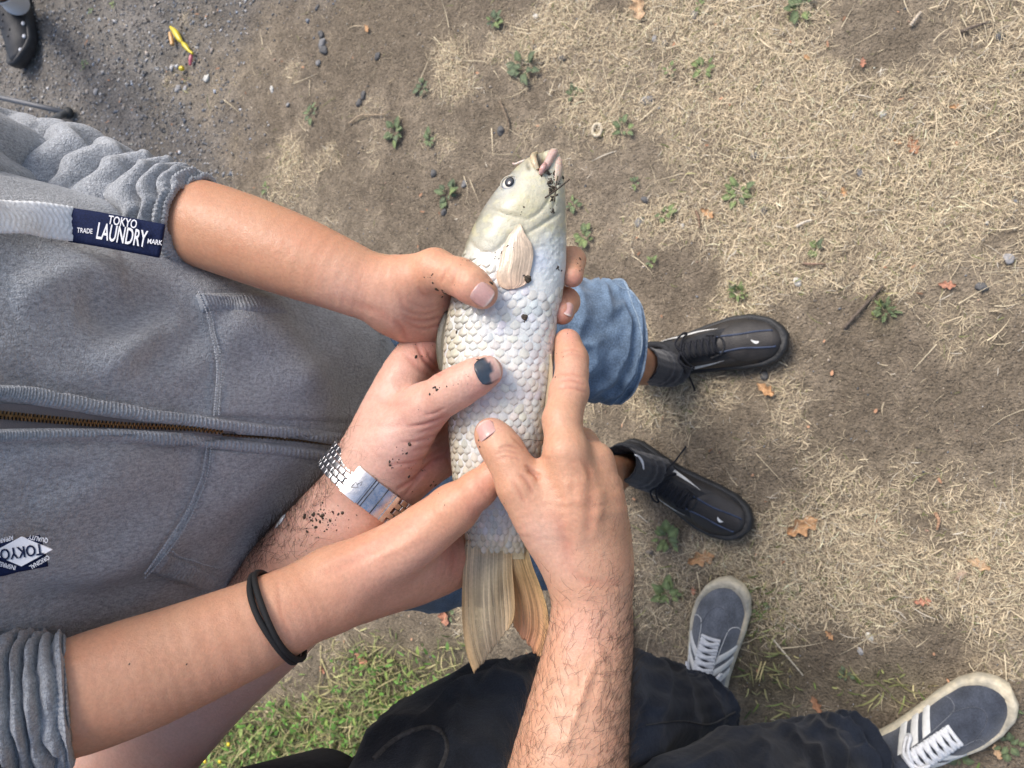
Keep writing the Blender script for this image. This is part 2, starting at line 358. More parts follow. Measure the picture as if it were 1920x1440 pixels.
# small leafy ground cover in the green patch
x, y = scatter(26000, -1.4, .3, .0, 1.6); gr, st, gn, _, _ = masks(x, y); px, py = pix(np.stack([x, y, 0 * x], -1))
keep = (rng.random(len(x)) < np.clip((gn - .45) * .55, 0, .6)) & (px < 1100); x, y = x[keep], y[keep]; n = len(x)
cs = np.array([.10, .21, .035]) * (1 + rng.normal(0, .3, (n, 1))); cs[rng.random(n) < .2] = [.22, .30, .07]
o = ribbons('leafy_ground_cover', x, y, zg(x, y) + rng.uniform(.008, .04, n), rng.uniform(0, 6.28, n), rng.uniform(.010, .022, n), rng.uniform(.004, .008, n), rng.normal(.3, .35, n), rng.normal(-.6, .4, n), np.clip(cs, .01, .5), M['leafgreen'])
tag(o, 'low bright green leafy ground cover beside the dark jeans', kind='stuff')
# grit: tiny stones as real geometry
def stones(name, x, y, size, cols, mat, label, seed=1):
    base = np.array([[1, 0, 0], [-1, 0, 0], [0, 1, 0], [0, -1, 0], [0, 0, 1], [0, 0, -1]], float)
    f = np.array([[0, 2, 4], [2, 1, 4], [1, 3, 4], [3, 0, 4], [2, 0, 5], [1, 2, 5], [3, 1, 5], [0, 3, 5]])
    n = len(x); a = rng.uniform(0, 6.28, n); V = base[None] * rng.uniform(.55, 1.15, (n, 6, 1)) * np.array([1, .8, .6])
    V = V + rng.normal(0, .18, V.shape)
    ca, sa = np.cos(a)[:, None], np.sin(a)[:, None]
    V = np.stack([V[..., 0] * ca - V[..., 1] * sa, V[..., 0] * sa + V[..., 1] * ca, V[..., 2]], -1) * size[:, None, None]
    V = V + np.stack([x, y, zg(x, y) + size * .18], -1)[:, None]
    Fc = (f[None] + np.arange(n)[:, None, None] * 6).reshape(-1, 3)
    o = obj(name, V.reshape(-1, 3), Fc, mat, cols=np.repeat(cols, 6, 0), smooth=False); return tag(o, label, kind='stuff')
M['grit'] = material('grit', attr=True, rough=.85, noises=[(400, .8, 1.2)], bumps=[('noise', 500, .001)])
x, y = scatter(90000, -.5, 1.6, .4, 3.0); gr, st, gn, n1_, _ = masks(x, y); keep = rng.random(len(x)) < gr * .75; x, y = x[keep], y[keep]; n = len(x)
tone = rng.lognormal(-1.5, .5, n)[:, None]; hue = rng.random(n)
cs = tone * np.where((hue < .6)[:, None], [1.0, .97, .93], np.where((hue < .85)[:, None], [1.1, .95, .8], [.9, .97, 1.08]))
stones('gravel', x, y, rng.lognormal(-5.7, .42, n), np.clip(cs, .03, .6), M['grit'], 'fine dark grey gravel at the edge of the path')
x, y = scatter(42000, -1.4, 1.4, -.6, 2.4); gr, st, gn, _, _ = masks(x, y); keep = rng.random(len(x)) < .36 * (1 - gr) * np.where(st < .5, 1, .35); x, y = x[keep], y[keep]; n = len(x)
tone = rng.lognormal(-1.5, .45, n)[:, None]; hue = rng.random(n)
cs = tone * np.where((hue < .7)[:, None], [1.1, .93, .74], np.where((hue < .93)[:, None], [.8, .82, .85], [1.35, .9, .65]))
stones('soil_crumbs', x, y, rng.lognormal(-6.35, .4, n), np.clip(cs, .03, .62), M['grit'], 'crumbs of soil and grit scattered over the bare earth')
# reddish leaf crumbs
x, y = scatter(420, -1.3, 1.3, -.5, 2.2); n = len(x)
cs = np.array([.40, .22, .13]) * (1 + rng.normal(0, .25, (n, 1)))
o = ribbons('leaf_crumbs', x, y, zg(x, y) + .006, rng.uniform(0, 6.28, n), rng.uniform(.004, .012, n), rng.uniform(.0015, .005, n), rng.normal(.1, .2, n), rng.normal(0, .4, n), np.clip(cs, .04, .7), M['straw'])
tag(o, 'tiny orange brown crumbs of fallen leaves', kind='stuff')
# ================================================================== implicit-surface modelling (arms and hands)
def cone_dist(Pt, a, ra, b, rb, flat=1.0):
    ba = b - a; L2 = ba @ ba + 1e-12; q = Pt - a; t = np.clip((q @ ba) / L2, 0, 1)
    q = q - t[..., None] * ba
    if flat != 1.0: q = q * np.array([1, 1, flat])
    return np.sqrt((q * q).sum(-1)) - (ra + (rb - ra) * t)
def smin(a, b, k):
    h = np.clip(.5 + .5 * (b - a) / k, 0, 1); return b + (a - b) * h - k * h * (1 - h)
def J(px, py, d, rpx): return C(px, py, d), rpx * d / F
def surface_nets(d, org, h):
    ins = d < 0
    c = [ins[i:ins.shape[0] - 1 + i, j:ins.shape[1] - 1 + j, k:ins.shape[2] - 1 + k] for i in (0, 1) for j in (0, 1) for k in (0, 1)]
    s = sum(x.astype(np.int8) for x in c); cell = np.argwhere((s > 0) & (s < 8)); idx = -np.ones(s.shape, np.int64); idx[tuple(cell.T)] = np.arange(len(cell))
    off = np.array([(i, j, k) for i in (0, 1) for j in (0, 1) for k in (0, 1)])
    val = np.stack([d[tuple((cell + o).T)] for o in off], 1); acc = np.zeros((len(cell), 3)); cnt = np.zeros(len(cell))
    for a in range(8):
        for b in range(a + 1, 8):
            if np.abs(off[a] - off[b]).sum() != 1: continue
            va, vb = val[:, a], val[:, b]; m = (va < 0) != (vb < 0); t = np.where(m, va / (va - vb + 1e-20), 0)
            acc[m] += off[a] + t[m, None] * (off[b] - off[a]); cnt[m] += 1
    V = (cell + acc / cnt[:, None]) * h + org
    Fs = []
    for ax in range(3):
        A = [slice(None)] * 3; B = [slice(None)] * 3; A[ax] = slice(0, -1); B[ax] = slice(1, None)
        ch = ins[tuple(A)] != ins[tuple(B)]; e = np.argwhere(ch)
        u, v = [(1, 2), (2, 0), (0, 1)][ax]
        e = e[(e[:, u] > 0) & (e[:, v] > 0) & (e[:, u] < d.shape[u] - 1) & (e[:, v] < d.shape[v] - 1)]
        du = np.zeros(3, int); du[u] = 1; dv = np.zeros(3, int); dv[v] = 1
        q = np.stack([idx[tuple((e - du - dv).T)], idx[tuple((e - dv).T)], idx[tuple(e.T)], idx[tuple((e - du).T)]], 1)
        flip = ins[tuple(e.T)]; q[~flip] = q[~flip][:, ::-1]; Fs.append(q)
    return V, np.vstack(Fs)
def vnormals(V, Fq):
    fn = np.cross(V[Fq[:, 2]] - V[Fq[:, 0]], V[Fq[:, 3]] - V[Fq[:, 1]]); N = np.zeros_like(V)
    for k in range(4): np.add.at(N, Fq[:, k], fn)
    return unit(N)
def sculpt(base, fingers, h=.0013, kb=.012, kf=.007, lim=None):
    """base: list of chains [(joint, joint,...), flat]; fingers: list of chains. all camera frame. -> V (camera frame), quads"""
    pts = [j for ch, fl in base for j in ch] + [j for ch in fingers for j in ch]
    lo = np.min([p - r for p, r in pts], 0) - .01; hi = np.max([p + r for p, r in pts], 0) + .01
    if lim is not None: lo = np.maximum(lo, lim[0]); hi = np.minimum(hi, lim[1])
    n = np.ceil((hi - lo) / h).astype(int) + 1
    ax = [lo[i] + h * np.arange(n[i]) for i in range(3)]
    D = np.full(n, .05, np.float32)
    def sub(a, b, pad):
        i0 = np.clip(((a - pad - lo) / h).astype(int), 0, n); i1 = np.clip(((b + pad - lo) / h).astype(int) + 2, 0, n)
        return tuple(slice(i0[i], i1[i]) for i in range(3))
    def pts_of(sl): return np.stack(np.meshgrid(*[ax[i][sl[i]] for i in range(3)], indexing='ij'), -1)
    for ch, fl in base:
        Q4 = smooth_path([np.append(q, r) for q, r in ch], 4 * (len(ch) - 1) + 1) if len(ch) > 2 else np.array([np.append(q, r) for q, r in ch])
        Pm, rm = Q4[:, :3], Q4[:, 3]; sl = sub((Pm - rm[:, None]).min(0), (Pm + rm[:, None]).max(0), .022); f = np.full(tuple(s_.stop - s_.start for s_ in sl), .06, np.float32)
        for k in range(len(Q4) - 1):
            m = max(rm[k], rm[k + 1]); s2 = sub(np.minimum(Pm[k], Pm[k + 1]) - m, np.maximum(Pm[k], Pm[k + 1]) + m, .024); loc = tuple(slice(max(a.start - b.start, 0), a.stop - b.start) for a, b in zip(s2, sl)); s2 = tuple(slice(b.start + l.start, min(b.start + l.stop, b.stop)) for l, b in zip(loc, sl)); loc = tuple(slice(l.start, l.start + (a.stop - a.start)) for l, a in zip(loc, s2))
            f[loc] = np.minimum(f[loc], cone_dist(pts_of(s2), Pm[k], rm[k], Pm[k + 1], rm[k + 1], fl))
        D[sl] = smin(D[sl], f, kb)
    D += .0006 if h < .005 else 0
    B = D.copy()
    for ch in fingers:
        m = max(r for _, r in ch); sl = sub(np.min([p for p, _ in ch], 0) - m, np.max([p for p, _ in ch], 0) + m, .016)
        Q = pts_of(sl); f = None
        for (a, ra), (b, rb) in zip(ch[:-1], ch[1:]):
            c = cone_dist(Q, a, ra, b, rb); f = c if f is None else smin(f, c, .004)
        D[sl] = smin(D[sl], smin(B[sl], f, kf), .0012)
    return surface_nets(D, lo, h)
def seg_dist(px, py, poly):
    best = np.full(px.shape, 1e9)
    for (x0, y0), (x1, y1) in zip(poly[:-1], poly[1:]):
        dx, dy = x1 - x0, y1 - y0; t = np.clip(((px - x0) * dx + (py - y0) * dy) / (dx * dx + dy * dy + 1e-9), 0, 1)
        best = np.minimum(best, np.hypot(px - x0 - t * dx, py - y0 - t * dy))
    return best
def taper(px, py, poly):
    """0 at the ends of a polyline, 1 in the middle"""
    a, b = np.array(poly[0]), np.array(poly[-1]); t = np.clip(((px - a[0]) * (b - a)[0] + (py - a[1]) * (b - a)[1]) / ((b - a) @ (b - a) + 1e-9), 0, 1)
    return np.clip(4 * t * (1 - t), 0, 1) ** .5 * .8 + .2
def detail(V, Fq, creases, blob, base, dlim=None):
    """creases: (polyline px, width px, depth mm); blob: (px,py,r,rgb,strength) -> displaced V (camera frame) and vertex colours"""
    N = vnormals(V, Fq); px = V[:, 0] / V[:, 2] * F + 960; py = V[:, 1] / V[:, 2] * F + 720
    front = np.clip(-(N * unit(V)).sum(-1) * 2.5 + .3, 0, 1); off = np.zeros(len(V)); col = np.tile(np.array(base, float), (len(V), 1))
    if dlim is not None: front = front * (V[:, 2] < dlim)
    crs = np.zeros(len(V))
    for poly, wd, dp in creases:
        poly = smooth_path(poly, 12) if len(poly) > 2 else np.array(poly, float)
        g = np.exp(-(seg_dist(px, py, poly) / wd) ** 2) * taper(px, py, poly)
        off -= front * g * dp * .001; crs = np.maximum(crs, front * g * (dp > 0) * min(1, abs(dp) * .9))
    for bx, by, br, c, st in blob:
        g = (np.exp(-((px - bx) ** 2 + (py - by) ** 2) / br ** 2) * st * front)[:, None]; col = col * (1 - g) + np.array(c) * g
    col = col * np.array([1.10, 1.12, 1.15])
    col = col * (1 - .30 * crs[:, None] * np.array([.5, 1, 1]))  # crease shade painted into the skin colour, weaker in red
    return V + N * off[:, None], col
def nz2(a, b): return float(vnoise(np.array(a * 5 + 9.), np.array(b * 5 + 4.), 5)) - .5
def nail(bvh, px, py, ang, wpx, lpx, base_c, tip_c, parent, name='fingernail', label=None, bruise=False, lift=.0001, curve=.55, nudge=0):
    P, N = ray(bvh, px, py)
    if P is None: return
    d = w2c(P)[2]; wm, lm = wpx * d / F, lpx * d / F
    t = math.cos(R(ang)) * RT - math.sin(R(ang)) * UPV
    t = unit(t - (t @ N) * N); b = np.cross(N, t); n, m = 13, 11; V = []; Cc = []
    for i in range(n):
        for j in range(m):
            u = i / (n - 1) * 2 - 1; v = j / (m - 1) * 2 - 1
            ex = (abs(u) ** 2.6 + abs(v) ** 2.6); s = 1.0 if ex <= 1 else ex ** (-1 / 2.6)
            uu, vv = u * s, v * s
            h = -curve * wm * .5 * vv * vv - .10 * lm * uu * uu * .5 + nudge * uu * lm
            V.append(P + t * uu * lm / 2 + b * vv * wm / 2 + N * (h + curve * wm * .06 + lift))
            a = sstep(.62, .82, uu - .12 * vv * vv); lun = sstep(-.55, -.8, uu)
            c = np.array(base_c) * (1 - a) + np.array(tip_c) * a; c = c * (1 - .25 * lun) + np.array([.62, .50, .46]) * .25 * lun
            if bruise:
                k = sstep(.12, -.08, uu - .30 - .16 * math.sin(vv * 5 + 1) - .22 * nz2(uu, vv) + .45 * max(0, -vv - .1))
                k2 = .6 + .4 * vnoise(np.array(uu * 4 + 5), np.array(vv * 4), 3)
                dk = np.array([.035, .048, .066]) * k2 + np.array([.05, .07, .09]) * max(0, -vv * .6 + .1)
                c = np.array([.50, .32, .27]) * (1 - k) + dk * k
                c = c * (1 - a * .5) + np.array([.56, .45, .36]) * a * .5
            Cc.append(c)
    V = np.array(V); g = np.array(V).reshape(n, m, 3)
    Fc = [list(q) for q in grid_faces(n, m)]; o = obj(name, V, Fc, M['nail'], parent, cols=np.array(Cc))
    md = o.modifiers.new('solid', 'SOLIDIFY'); md.thickness = .0006; md.offset = -1
    if label: o['label'] = label
    return o
def hairs(name, V, Fq, N, sel, n, length, along, parent, rad=.00007, up=.5, rs=3):
    """V,N world; sel: probability per vertex; along(P)-> world direction of growth"""
    r_ = np.random.default_rng(rs); p = sel / sel.sum(); ids = r_.choice(len(V), n, p=p); P0 = V[ids] + r_.normal(0, .0006, (n, 3)); Nn = N[ids]; seg = 5
    dirn = unit(along + r_.normal(0, .45, (n, 3))); dirn = unit(dirn - (dirn * Nn).sum(-1)[:, None] * Nn); bend = unit(r_.normal(0, 1, (n, 3)))
    Ln = length * r_.uniform(.45, 1.25, n); pts = [P0 - Nn * .0004]; pos = P0 - Nn * .0004
    for k in range(seg - 1):
        v = unit(dirn + Nn * (up * (1 - 1.1 * k / seg)) + bend * (.25 + .22 * k)); pos = pos + v * (Ln / (seg - 1))[:, None]; pts.append(pos)
    Pp = np.stack(pts, 1); sidev = unit(np.cross(dirn, Nn)); rr = rad * np.array([1, 1, .9, .7, .25])
    tri = [sidev, unit(-.5 * sidev + .87 * Nn), unit(-.5 * sidev - .87 * Nn)]
    ring = np.stack([Pp + t[:, None] * rr[None, :, None] for t in tri], 2); Vh = ring.reshape(-1, 3)
    b = np.arange(n)[:, None, None] * seg * 3 + np.arange(seg - 1)[None, :, None] * 3; j = np.arange(3)[None, None]
    Fh = np.stack([b + j, b + (j + 1) % 3, b + 3 + (j + 1) % 3, b + 3 + j], -1).reshape(-1, 4)
    o = obj(name, Vh, Fh, M['hair'], parent); return tag(o, kind='stuff')
# ================================================================== the fish
FD = .56                                                     # depth of the fish's middle plane
FE = np.array([(281, 1028, 1045, .7), (288, 1003, 1050, .72), (300, 984, 1053, .74), (320, 962, 1056, .74), (350, 936, 1059, .73), (400, 901, 1061, .70), (450, 877, 1062, .66), (500, 860, 1061, .63), (550, 848, 1055, .62),
               (600, 838, 1044, .62), (650, 832, 1040, .62), (700, 830, 1036, .62), (750, 836, 1030, .62), (800, 841, 1022, .62), (850, 845, 1013, .61), (900, 850, 1003, .60), (950, 862, 994, .58), (1000, 872, 987, .50), (1018, 874, 985, .38), (1034, 873, 983, .20), (1044, 873, 984, .06), (1048, 874, 984, .02)], float)
_py = np.linspace(281, 1048, 400)
_sm = lambda c: np.convolve(np.pad(np.interp(_py, FE[:, 0], FE[:, c]), 6, mode='edge'), np.ones(13) / 13, 'valid')
_L, _R, _K = _sm(1), _sm(2), _sm(3)
_end = np.clip((_py - 281) / 9, 0, 1) ** .5
_c0 = (_L + _R) / 2; _L = _c0 - (_c0 - _L) * _end; _R = _c0 + (_R - _c0) * _end
FDEP = lambda py: FD + .012 * sstep(850, 1060, py) - .004 * sstep(480, 300, py)
def fish_pt(py, ph, lift=0.0):
    """py, ph arrays -> camera-frame point; ph=0 belly (right in the photo), pi/2 towards the viewer, pi back"""
    py = np.asarray(py, float); ph = np.asarray(ph, float)
    L = np.interp(py, _py, _L); Rr = np.interp(py, _py, _R); K = np.interp(py, _py, _K); D0 = FDEP(py)
    cx = (L + Rr) / 2; a = (Rr - L) / 2 * D0 / F + lift; b = K * (Rr - L) / 2 * D0 / F + lift
    c, s = np.cos(ph), np.sin(ph); e = .88
    x = a * np.sign(c) * np.abs(c) ** e; dz = b * np.sign(s) * np.abs(s) ** e * (1 + .12 * c)
    return np.stack([(cx - 960) / F * D0 + x, (py - 720) / F * D0, D0 - dz], -1)
def fish_front(px, py):
    """depth of the near surface of the fish at a pixel"""
    L = np.interp(py, _py, _L); Rr = np.interp(py, _py, _R); c = np.clip((px - (L + Rr) / 2) / ((Rr - L) / 2 + 1e-6), -.999, .999)
    ph = np.arccos(np.sign(c) * np.abs(c) ** (1 / .88)); return fish_pt(py, ph)[..., 2]
nr, nc = 300, 160
PY, PH = np.meshgrid(np.linspace(281, 1048, nr), np.linspace(0, 2 * np.pi, nc, endpoint=False), indexing='ij')
V = fish_pt(PY, PH).reshape(-1, 3); Fq = grid_faces(nr, nc, True)
N = vnormals(V, Fq); ctr = fish_pt(PY, PH * 0).reshape(-1, 3) * .5 + fish_pt(PY, PH * 0 + np.pi).reshape(-1, 3) * .5
N = np.where(((V - ctr) * N).sum(-1)[:, None] < 0, -N, N)
px = V[:, 0] / V[:, 2] * F + 960; py = V[:, 1] / V[:, 2] * F + 720; fr = np.clip(np.sin(PH.ravel()) * 3, 0, 1)
off = np.zeros(len(V))
def groove(poly, wd, dp):
    global off
    p = smooth_path(poly, 14); off = off - fr * np.exp(-(seg_dist(px, py, p) / wd) ** 2) * taper(px, py, p) * dp * .001
groove([(880, 452), (898, 470), (922, 474), (943, 458), (958, 438)], 4, 1.6)          # rear edge of the gill cover
groove([(918, 392), (945, 402), (972, 408), (990, 412)], 4, 1.0)
groove([(985, 440), (1005, 428), (1030, 412), (1050, 398)], 3.5, 1.4)
groove([(988, 414), (1012, 398), (1030, 372), (1040, 345)], 3.5, 1.2)
groove([(1018, 322), (1028, 336), (1036, 352)], 3, 1.3)
groove([(1044, 330), (1042, 360), (1036, 395)], 2.5, 1.0)
groove([(989, 309), (992, 316)], 3, 1.3)
for a in np.linspace(-.5, .9, 9): groove([(912 + 6 * math.cos(a + 1.2), 414 + 6 * math.sin(a + 1.2)), (912 + 48 * math.cos(a + 1.2), 414 + 48 * math.sin(a + 1.2))], 2.0, .28)
off += fr * .0016 * np.exp(-(((px - 915) / 38) ** 2 + ((py - 440) / 30) ** 2)) + fr * .0022 * np.exp(-(((px - 985) / 60) ** 2 + ((py - 375) / 40) ** 2))
off -= fr * .0012 * np.exp(-(((px - 955) / 24) ** 2 + ((py - 345) / 24) ** 2))
mouth = np.exp(-(seg_dist(px, py, [(1007, 289), (1014, 297), (1018, 312)]) / 7.5) ** 2) * fr; off -= mouth * .0085
bell = sstep(985, 1010, px) * sstep(415, 440, py) * sstep(545, 500, py) * fr                   # tiny belly scales
off += bell * .0006 * (fbm(px / 5.5, py / 5.5, 77, 2) - .5) * 2
V = V + N * off[:, None]
# colours: pale belly/flank, olive back on the left edge, cream head, yellowish tail root
cosb = np.cos(PH.ravel()); sinb = np.sin(PH.ravel())
col = np.tile(np.array([.68, .69, .66]), (len(V), 1))
def mixin(a, c):
    global col
    a = np.clip(a, 0, 1)[:, None]; col = col * (1 - a) + np.array(c) * a
mixin(sstep(520, 430, py) * .9, (.56, .53, .39))
mixin(sstep(.35, .95, -cosb) * sstep(470, 380, py) * .55, (.44, .43, .30))
mixin(np.exp(-(((px - 975) / 45) ** 2 + ((py - 385) / 28) ** 2)) * .6, (.54, .49, .28))
mixin(np.exp(-(((px - 915) / 34) ** 2 + ((py - 440) / 30) ** 2)) * .5, (.50, .51, .40))
mixin(sstep(1000, 1030, px) * sstep(420, 450, py) * sstep(560, 520, py) * .7, (.62, .66, .64))
mixin(np.exp(-(((px - 1012) / 22) ** 2 + ((py - 487) / 26) ** 2)) * .7, (.48, .54, .64))
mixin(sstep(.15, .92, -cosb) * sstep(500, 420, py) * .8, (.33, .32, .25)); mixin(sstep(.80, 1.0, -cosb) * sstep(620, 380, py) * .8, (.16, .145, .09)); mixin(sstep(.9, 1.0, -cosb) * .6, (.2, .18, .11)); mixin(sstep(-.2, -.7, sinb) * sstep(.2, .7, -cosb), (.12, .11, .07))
mixin(sstep(960, 1040, py) * .7, (.60, .53, .30)); mixin(sstep(1015, 1042, py) * .85, (.58, .50, .31))
col = col * (1 - .13 * sstep(500, 440, py))[:, None]; mot = fbm(px / 7, py / 7, 61, 3) - .5; col = col * (1 + .22 * (mot * sstep(560, 480, py))[:, None]); mixin(sstep(.55, .75, fbm(px / 9 + 30, py / 9, 63, 2)) * sstep(470, 430, py) * .35, (.62, .57, .30))
mixin(mouth * 1.2, (.035, .022, .014)); mixin(np.exp(-(((px - 995) / 16) ** 2 + ((py - 298) / 14) ** 2)) * .6, (.50, .42, .27))
mixin(np.exp(-(seg_dist(px, py, [(989, 307), (992, 317)]) / 4) ** 2) * .75, (.10, .09, .05))
mixin(np.exp(-(seg_dist(px, py, [(895, 395), (905, 385), (915, 380)]) / 9) ** 2) * .6, (.30, .29, .28))
mixin(np.exp(-(((px - 945) / 26) ** 2 + ((py - 349) / 26) ** 2)) * .45, (.42, .45, .50))
M['fish'] = material('fish_skin', attr=True, rough=.45, coat=.3, coat_rough=.2, noises=[(150, .93, 1.06), (700, .95, 1.04)], bumps=[('noise', 350, .0006), ('noise', 1200, .0002)], sss=.25, sssr=(1, .7, .5), sssscale=.003, rough_noise=(200, .34, .55))
M['scale'] = material('fish_scale', attr=True, rough=.26, coat=.55, coat_rough=.07, noises=[(900, .93, 1.05)], bumps=[('noise', 1500, .00015)], sss=.2, sssr=(1, .85, .7), sssscale=.002, rough_noise=(120, .16, .36))
M['fin'] = material('fin_membrane', attr=True, rough=.4, coat=.3, bumps=[('noise', 900, .0004)], noises=[(300, .85, 1.1)], sss=.4, sssr=(1, .6, .3), sssscale=.003)
def make_translucent(m, tl=.28, tp=.07):
    n = m.node_tree; b = [q for q in n.nodes if q.type == 'BSDF_PRINCIPLED'][0]; o = [q for q in n.nodes if q.type == 'OUTPUT_MATERIAL'][0]
    col = b.inputs['Base Color'].links[0].from_socket; t = n.nodes.new('ShaderNodeBsdfTranslucent'); tr = n.nodes.new('ShaderNodeBsdfTransparent'); m1 = n.nodes.new('ShaderNodeMixShader'); m2 = n.nodes.new('ShaderNodeMixShader')
    m1.inputs[0].default_value = tl; at = [q for q in n.nodes if q.type == 'ATTRIBUTE'][0]; iv = n.nodes.new('ShaderNodeMath'); iv.operation = 'SUBTRACT'; iv.inputs[0].default_value = 1.0; n.links.new(at.outputs['Alpha'], iv.inputs[1]); n.links.new(iv.outputs[0], m2.inputs[0]); n.links.new(col, t.inputs[0]); n.links.new(b.outputs[0], m1.inputs[1]); n.links.new(t.outputs[0], m1.inputs[2]); n.links.new(m1.outputs[0], m2.inputs[1]); n.links.new(tr.outputs[0], m2.inputs[2]); n.links.new(m2.outputs[0], o.inputs[0])
M['fin_thin'] = material('fin_membrane_thin', attr=True, rough=.3, coat=.6, coat_rough=.12, bumps=[('noise', 900, .0003)], noises=[(500, .9, 1.08)]); make_translucent(M['fin_thin'])
M['eye_white'] = material('fish_eye_ring', attr=True, rough=.15, coat=1.0, coat_rough=.03)
M['pupil'] = material('fish_pupil', (.004, .005, .008), .08, coat=1.0, coat_rough=.02)
M['lip'] = material('fish_lip', attr=True, rough=.35, sss=.4, sssscale=.003, coat=.4, bumps=[('noise', 500, .0006)], noises=[(300, .85, 1.1)])
fish = thing('fish', U(940, 720, FD), 'pale silver carp-like fish with yellow-orange tail, held belly up by four hands', 'fish')
ends = [list(range(nc)), list(range((nr - 1) * nc, nr * nc))[::-1]]
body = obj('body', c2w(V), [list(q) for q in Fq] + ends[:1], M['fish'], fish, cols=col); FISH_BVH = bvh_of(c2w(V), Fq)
def on_fish(px_, py_, up=0.0):
    P, Nn = ray(FISH_BVH, px_, py_)
    return P + Nn * up, Nn
_ph = np.linspace(0, 2 * np.pi, 721); _q = fish_pt(650 + 0 * _ph, _ph); _al = np.concatenate([[0], np.cumsum(np.linalg.norm(np.diff(_q, axis=0), axis=1))]); _al = _al / _al[-1] * 2 * np.pi
A2P = lambda a: np.interp(a % (2 * np.pi), _al, _ph)       # even spacing round the body
# scales ----------------------------------------------------------------
rows = np.arange(466, 1030, 12.6); scl = []
for ri, y0 in enumerate(rows):
    f = sstep(1050, 900, y0); nphi = 26 if y0 < 930 else (24 if y0 < 1000 else 21)
    for k in range(nphi):
        al = (k + .5 * (ri % 2)) / nphi * 2 * np.pi + rng.normal(0, .026); ph = A2P(al)
        ph_px = fish_pt(y0, ph); qx = ph_px[0] / ph_px[2] * F + 960; s_ = math.sin(ph); c_ = math.cos(ph)
        if s_ > 0:
            ys = np.interp(qx, [860, 885, 920, 945, 985, 1005, 1030, 1062], [452, 474, 486, 498, 540, 548, 545, 530])
            if y0 < ys: continue
        elif y0 < 500: continue
        scl.append((s_, y0 + rng.normal(0, 1.1), al, nphi, qx))
def scale_mesh(y0, al, nphi, qx, s_):
    n, m = 9, 7; ph = A2P(al); hw = 2 * math.pi / nphi * .56; ln = 30.0 * (1 if y0 < 960 else .92); Vs, Cc = [], []
    c_ = math.cos(ph); tilt = .00062 + rng.uniform(-.0001, .0002)
    base = np.array([.69, .675, .615]) * (1 + rng.normal(0, .075)) * (1 + rng.normal(0, .02, 3))
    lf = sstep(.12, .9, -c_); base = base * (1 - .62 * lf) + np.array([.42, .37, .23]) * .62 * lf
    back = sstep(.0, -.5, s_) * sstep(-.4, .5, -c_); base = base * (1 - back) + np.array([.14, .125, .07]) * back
    ye = sstep(940, 1030, y0) * rng.uniform(.2, 1); base = base * (1 - .6 * ye) + np.array([.62, .52, .26]) * .6 * ye
    rb = sstep(.75, .98, c_) * rng.uniform(.2, 1); base = base * (1 - .5 * rb) + np.array([.62, .55, .36]) * .5 * rb
    if s_ > .3 and rng.random() < .35: base = base * np.array([.93, .98, 1.05])
    sk = rng.normal(0, .05)
    for i in range(n):
        u = i / (n - 1)                                # 0 root (towards the head) .. 1 free edge (towards the tail)
        wv = (1 - .18 * (1 - u)) * (math.sqrt(max(0, 1 - max(0, (u - .58) / .42) ** 2.0)) if u > .58 else 1)
        for j in range(m):
            v = j / (m - 1) * 2 - 1
            yy = y0 + (u - .35) * ln + 2.2 * (0 if u < .9 else 0) - 2.0 * v * v * u * .4; pp = A2P(al + v * hw * wv * (1 if u < 1 else .3) + sk * (u - .5))
            lift = tilt * u - .0006 * (1 - u) - .00045 * v * v + .00022 * math.sin(min(1, u * 1.0) * math.pi) ** 2 * (1 - v * v) + (-.0004 if u > .97 else 0)
            Vs.append(fish_pt(yy, pp, lift))
            e = max(0, (max(abs(v) * wv, 0) - .72)) * 1.2 * (u > .3); rim = sstep(.74, .96, u); edge = max(e, .85 * rim)
            streak = 1 + .05 * math.sin(v * 16 + y0)
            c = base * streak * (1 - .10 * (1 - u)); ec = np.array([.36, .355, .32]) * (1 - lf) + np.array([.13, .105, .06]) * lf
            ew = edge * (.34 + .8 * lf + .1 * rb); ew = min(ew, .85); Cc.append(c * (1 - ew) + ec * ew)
    return c2w(np.array(Vs)), grid_faces(n, m), np.array(Cc)
scl.sort(key=lambda t: -t[0]); rest = []
for i, (s_, y0, ph, nphi, qx) in enumerate(scl):
    vs, fs, cc = scale_mesh(y0, ph, nphi, qx, s_)
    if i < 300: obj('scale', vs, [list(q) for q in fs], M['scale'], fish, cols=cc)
    else: rest.append((vs, fs, cc))
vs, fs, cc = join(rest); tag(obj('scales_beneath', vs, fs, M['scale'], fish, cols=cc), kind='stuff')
# eye -------------------------------------------------------------------
P, Nn = on_fish(955, 344); Nn = unit(Nn * .75 + np.array(-FWD) * .35)
t1 = unit(RT - (RT @ Nn) * Nn); t2 = np.cross(Nn, t1); Rm = np.stack([t1, t2, Nn], 1); er = 17 * .545 / F
vs, fs = sphere(P - Nn * er * .42, er, 28, 18, (1, 1, .82), Rm); rr = np.linalg.norm((vs - P) - ((vs - P) @ Nn)[:, None] * Nn, axis=1) / er
cc = np.where(rr[:, None] < .72, [.66, .64, .56], [.25, .28, .34]); cc = np.where((rr[:, None] < .5), [.50, .44, .28], cc)
eye = obj('eye', vs, fs, M['eye_white'], fish, cols=cc)
vs, fs = sphere(P + Nn * er * .26 + t1 * er * .12, 9.6 * .545 / F, 20, 12, (1, 1.12, .42), Rm); obj('pupil', vs, fs, M['pupil'], eye)
ring = [P + Nn * (er * .02) + (t1 * math.cos(a) + t2 * math.sin(a)) * er * 1.0 for a in np.linspace(0, 2 * np.pi, 28, endpoint=False)]
vs, fs = tube(ring, er * .08, 8, Nn, True); obj('eye_rim', vs, fs, M['fin'], eye, cols=np.tile([.38, .37, .30], (len(vs), 1)))
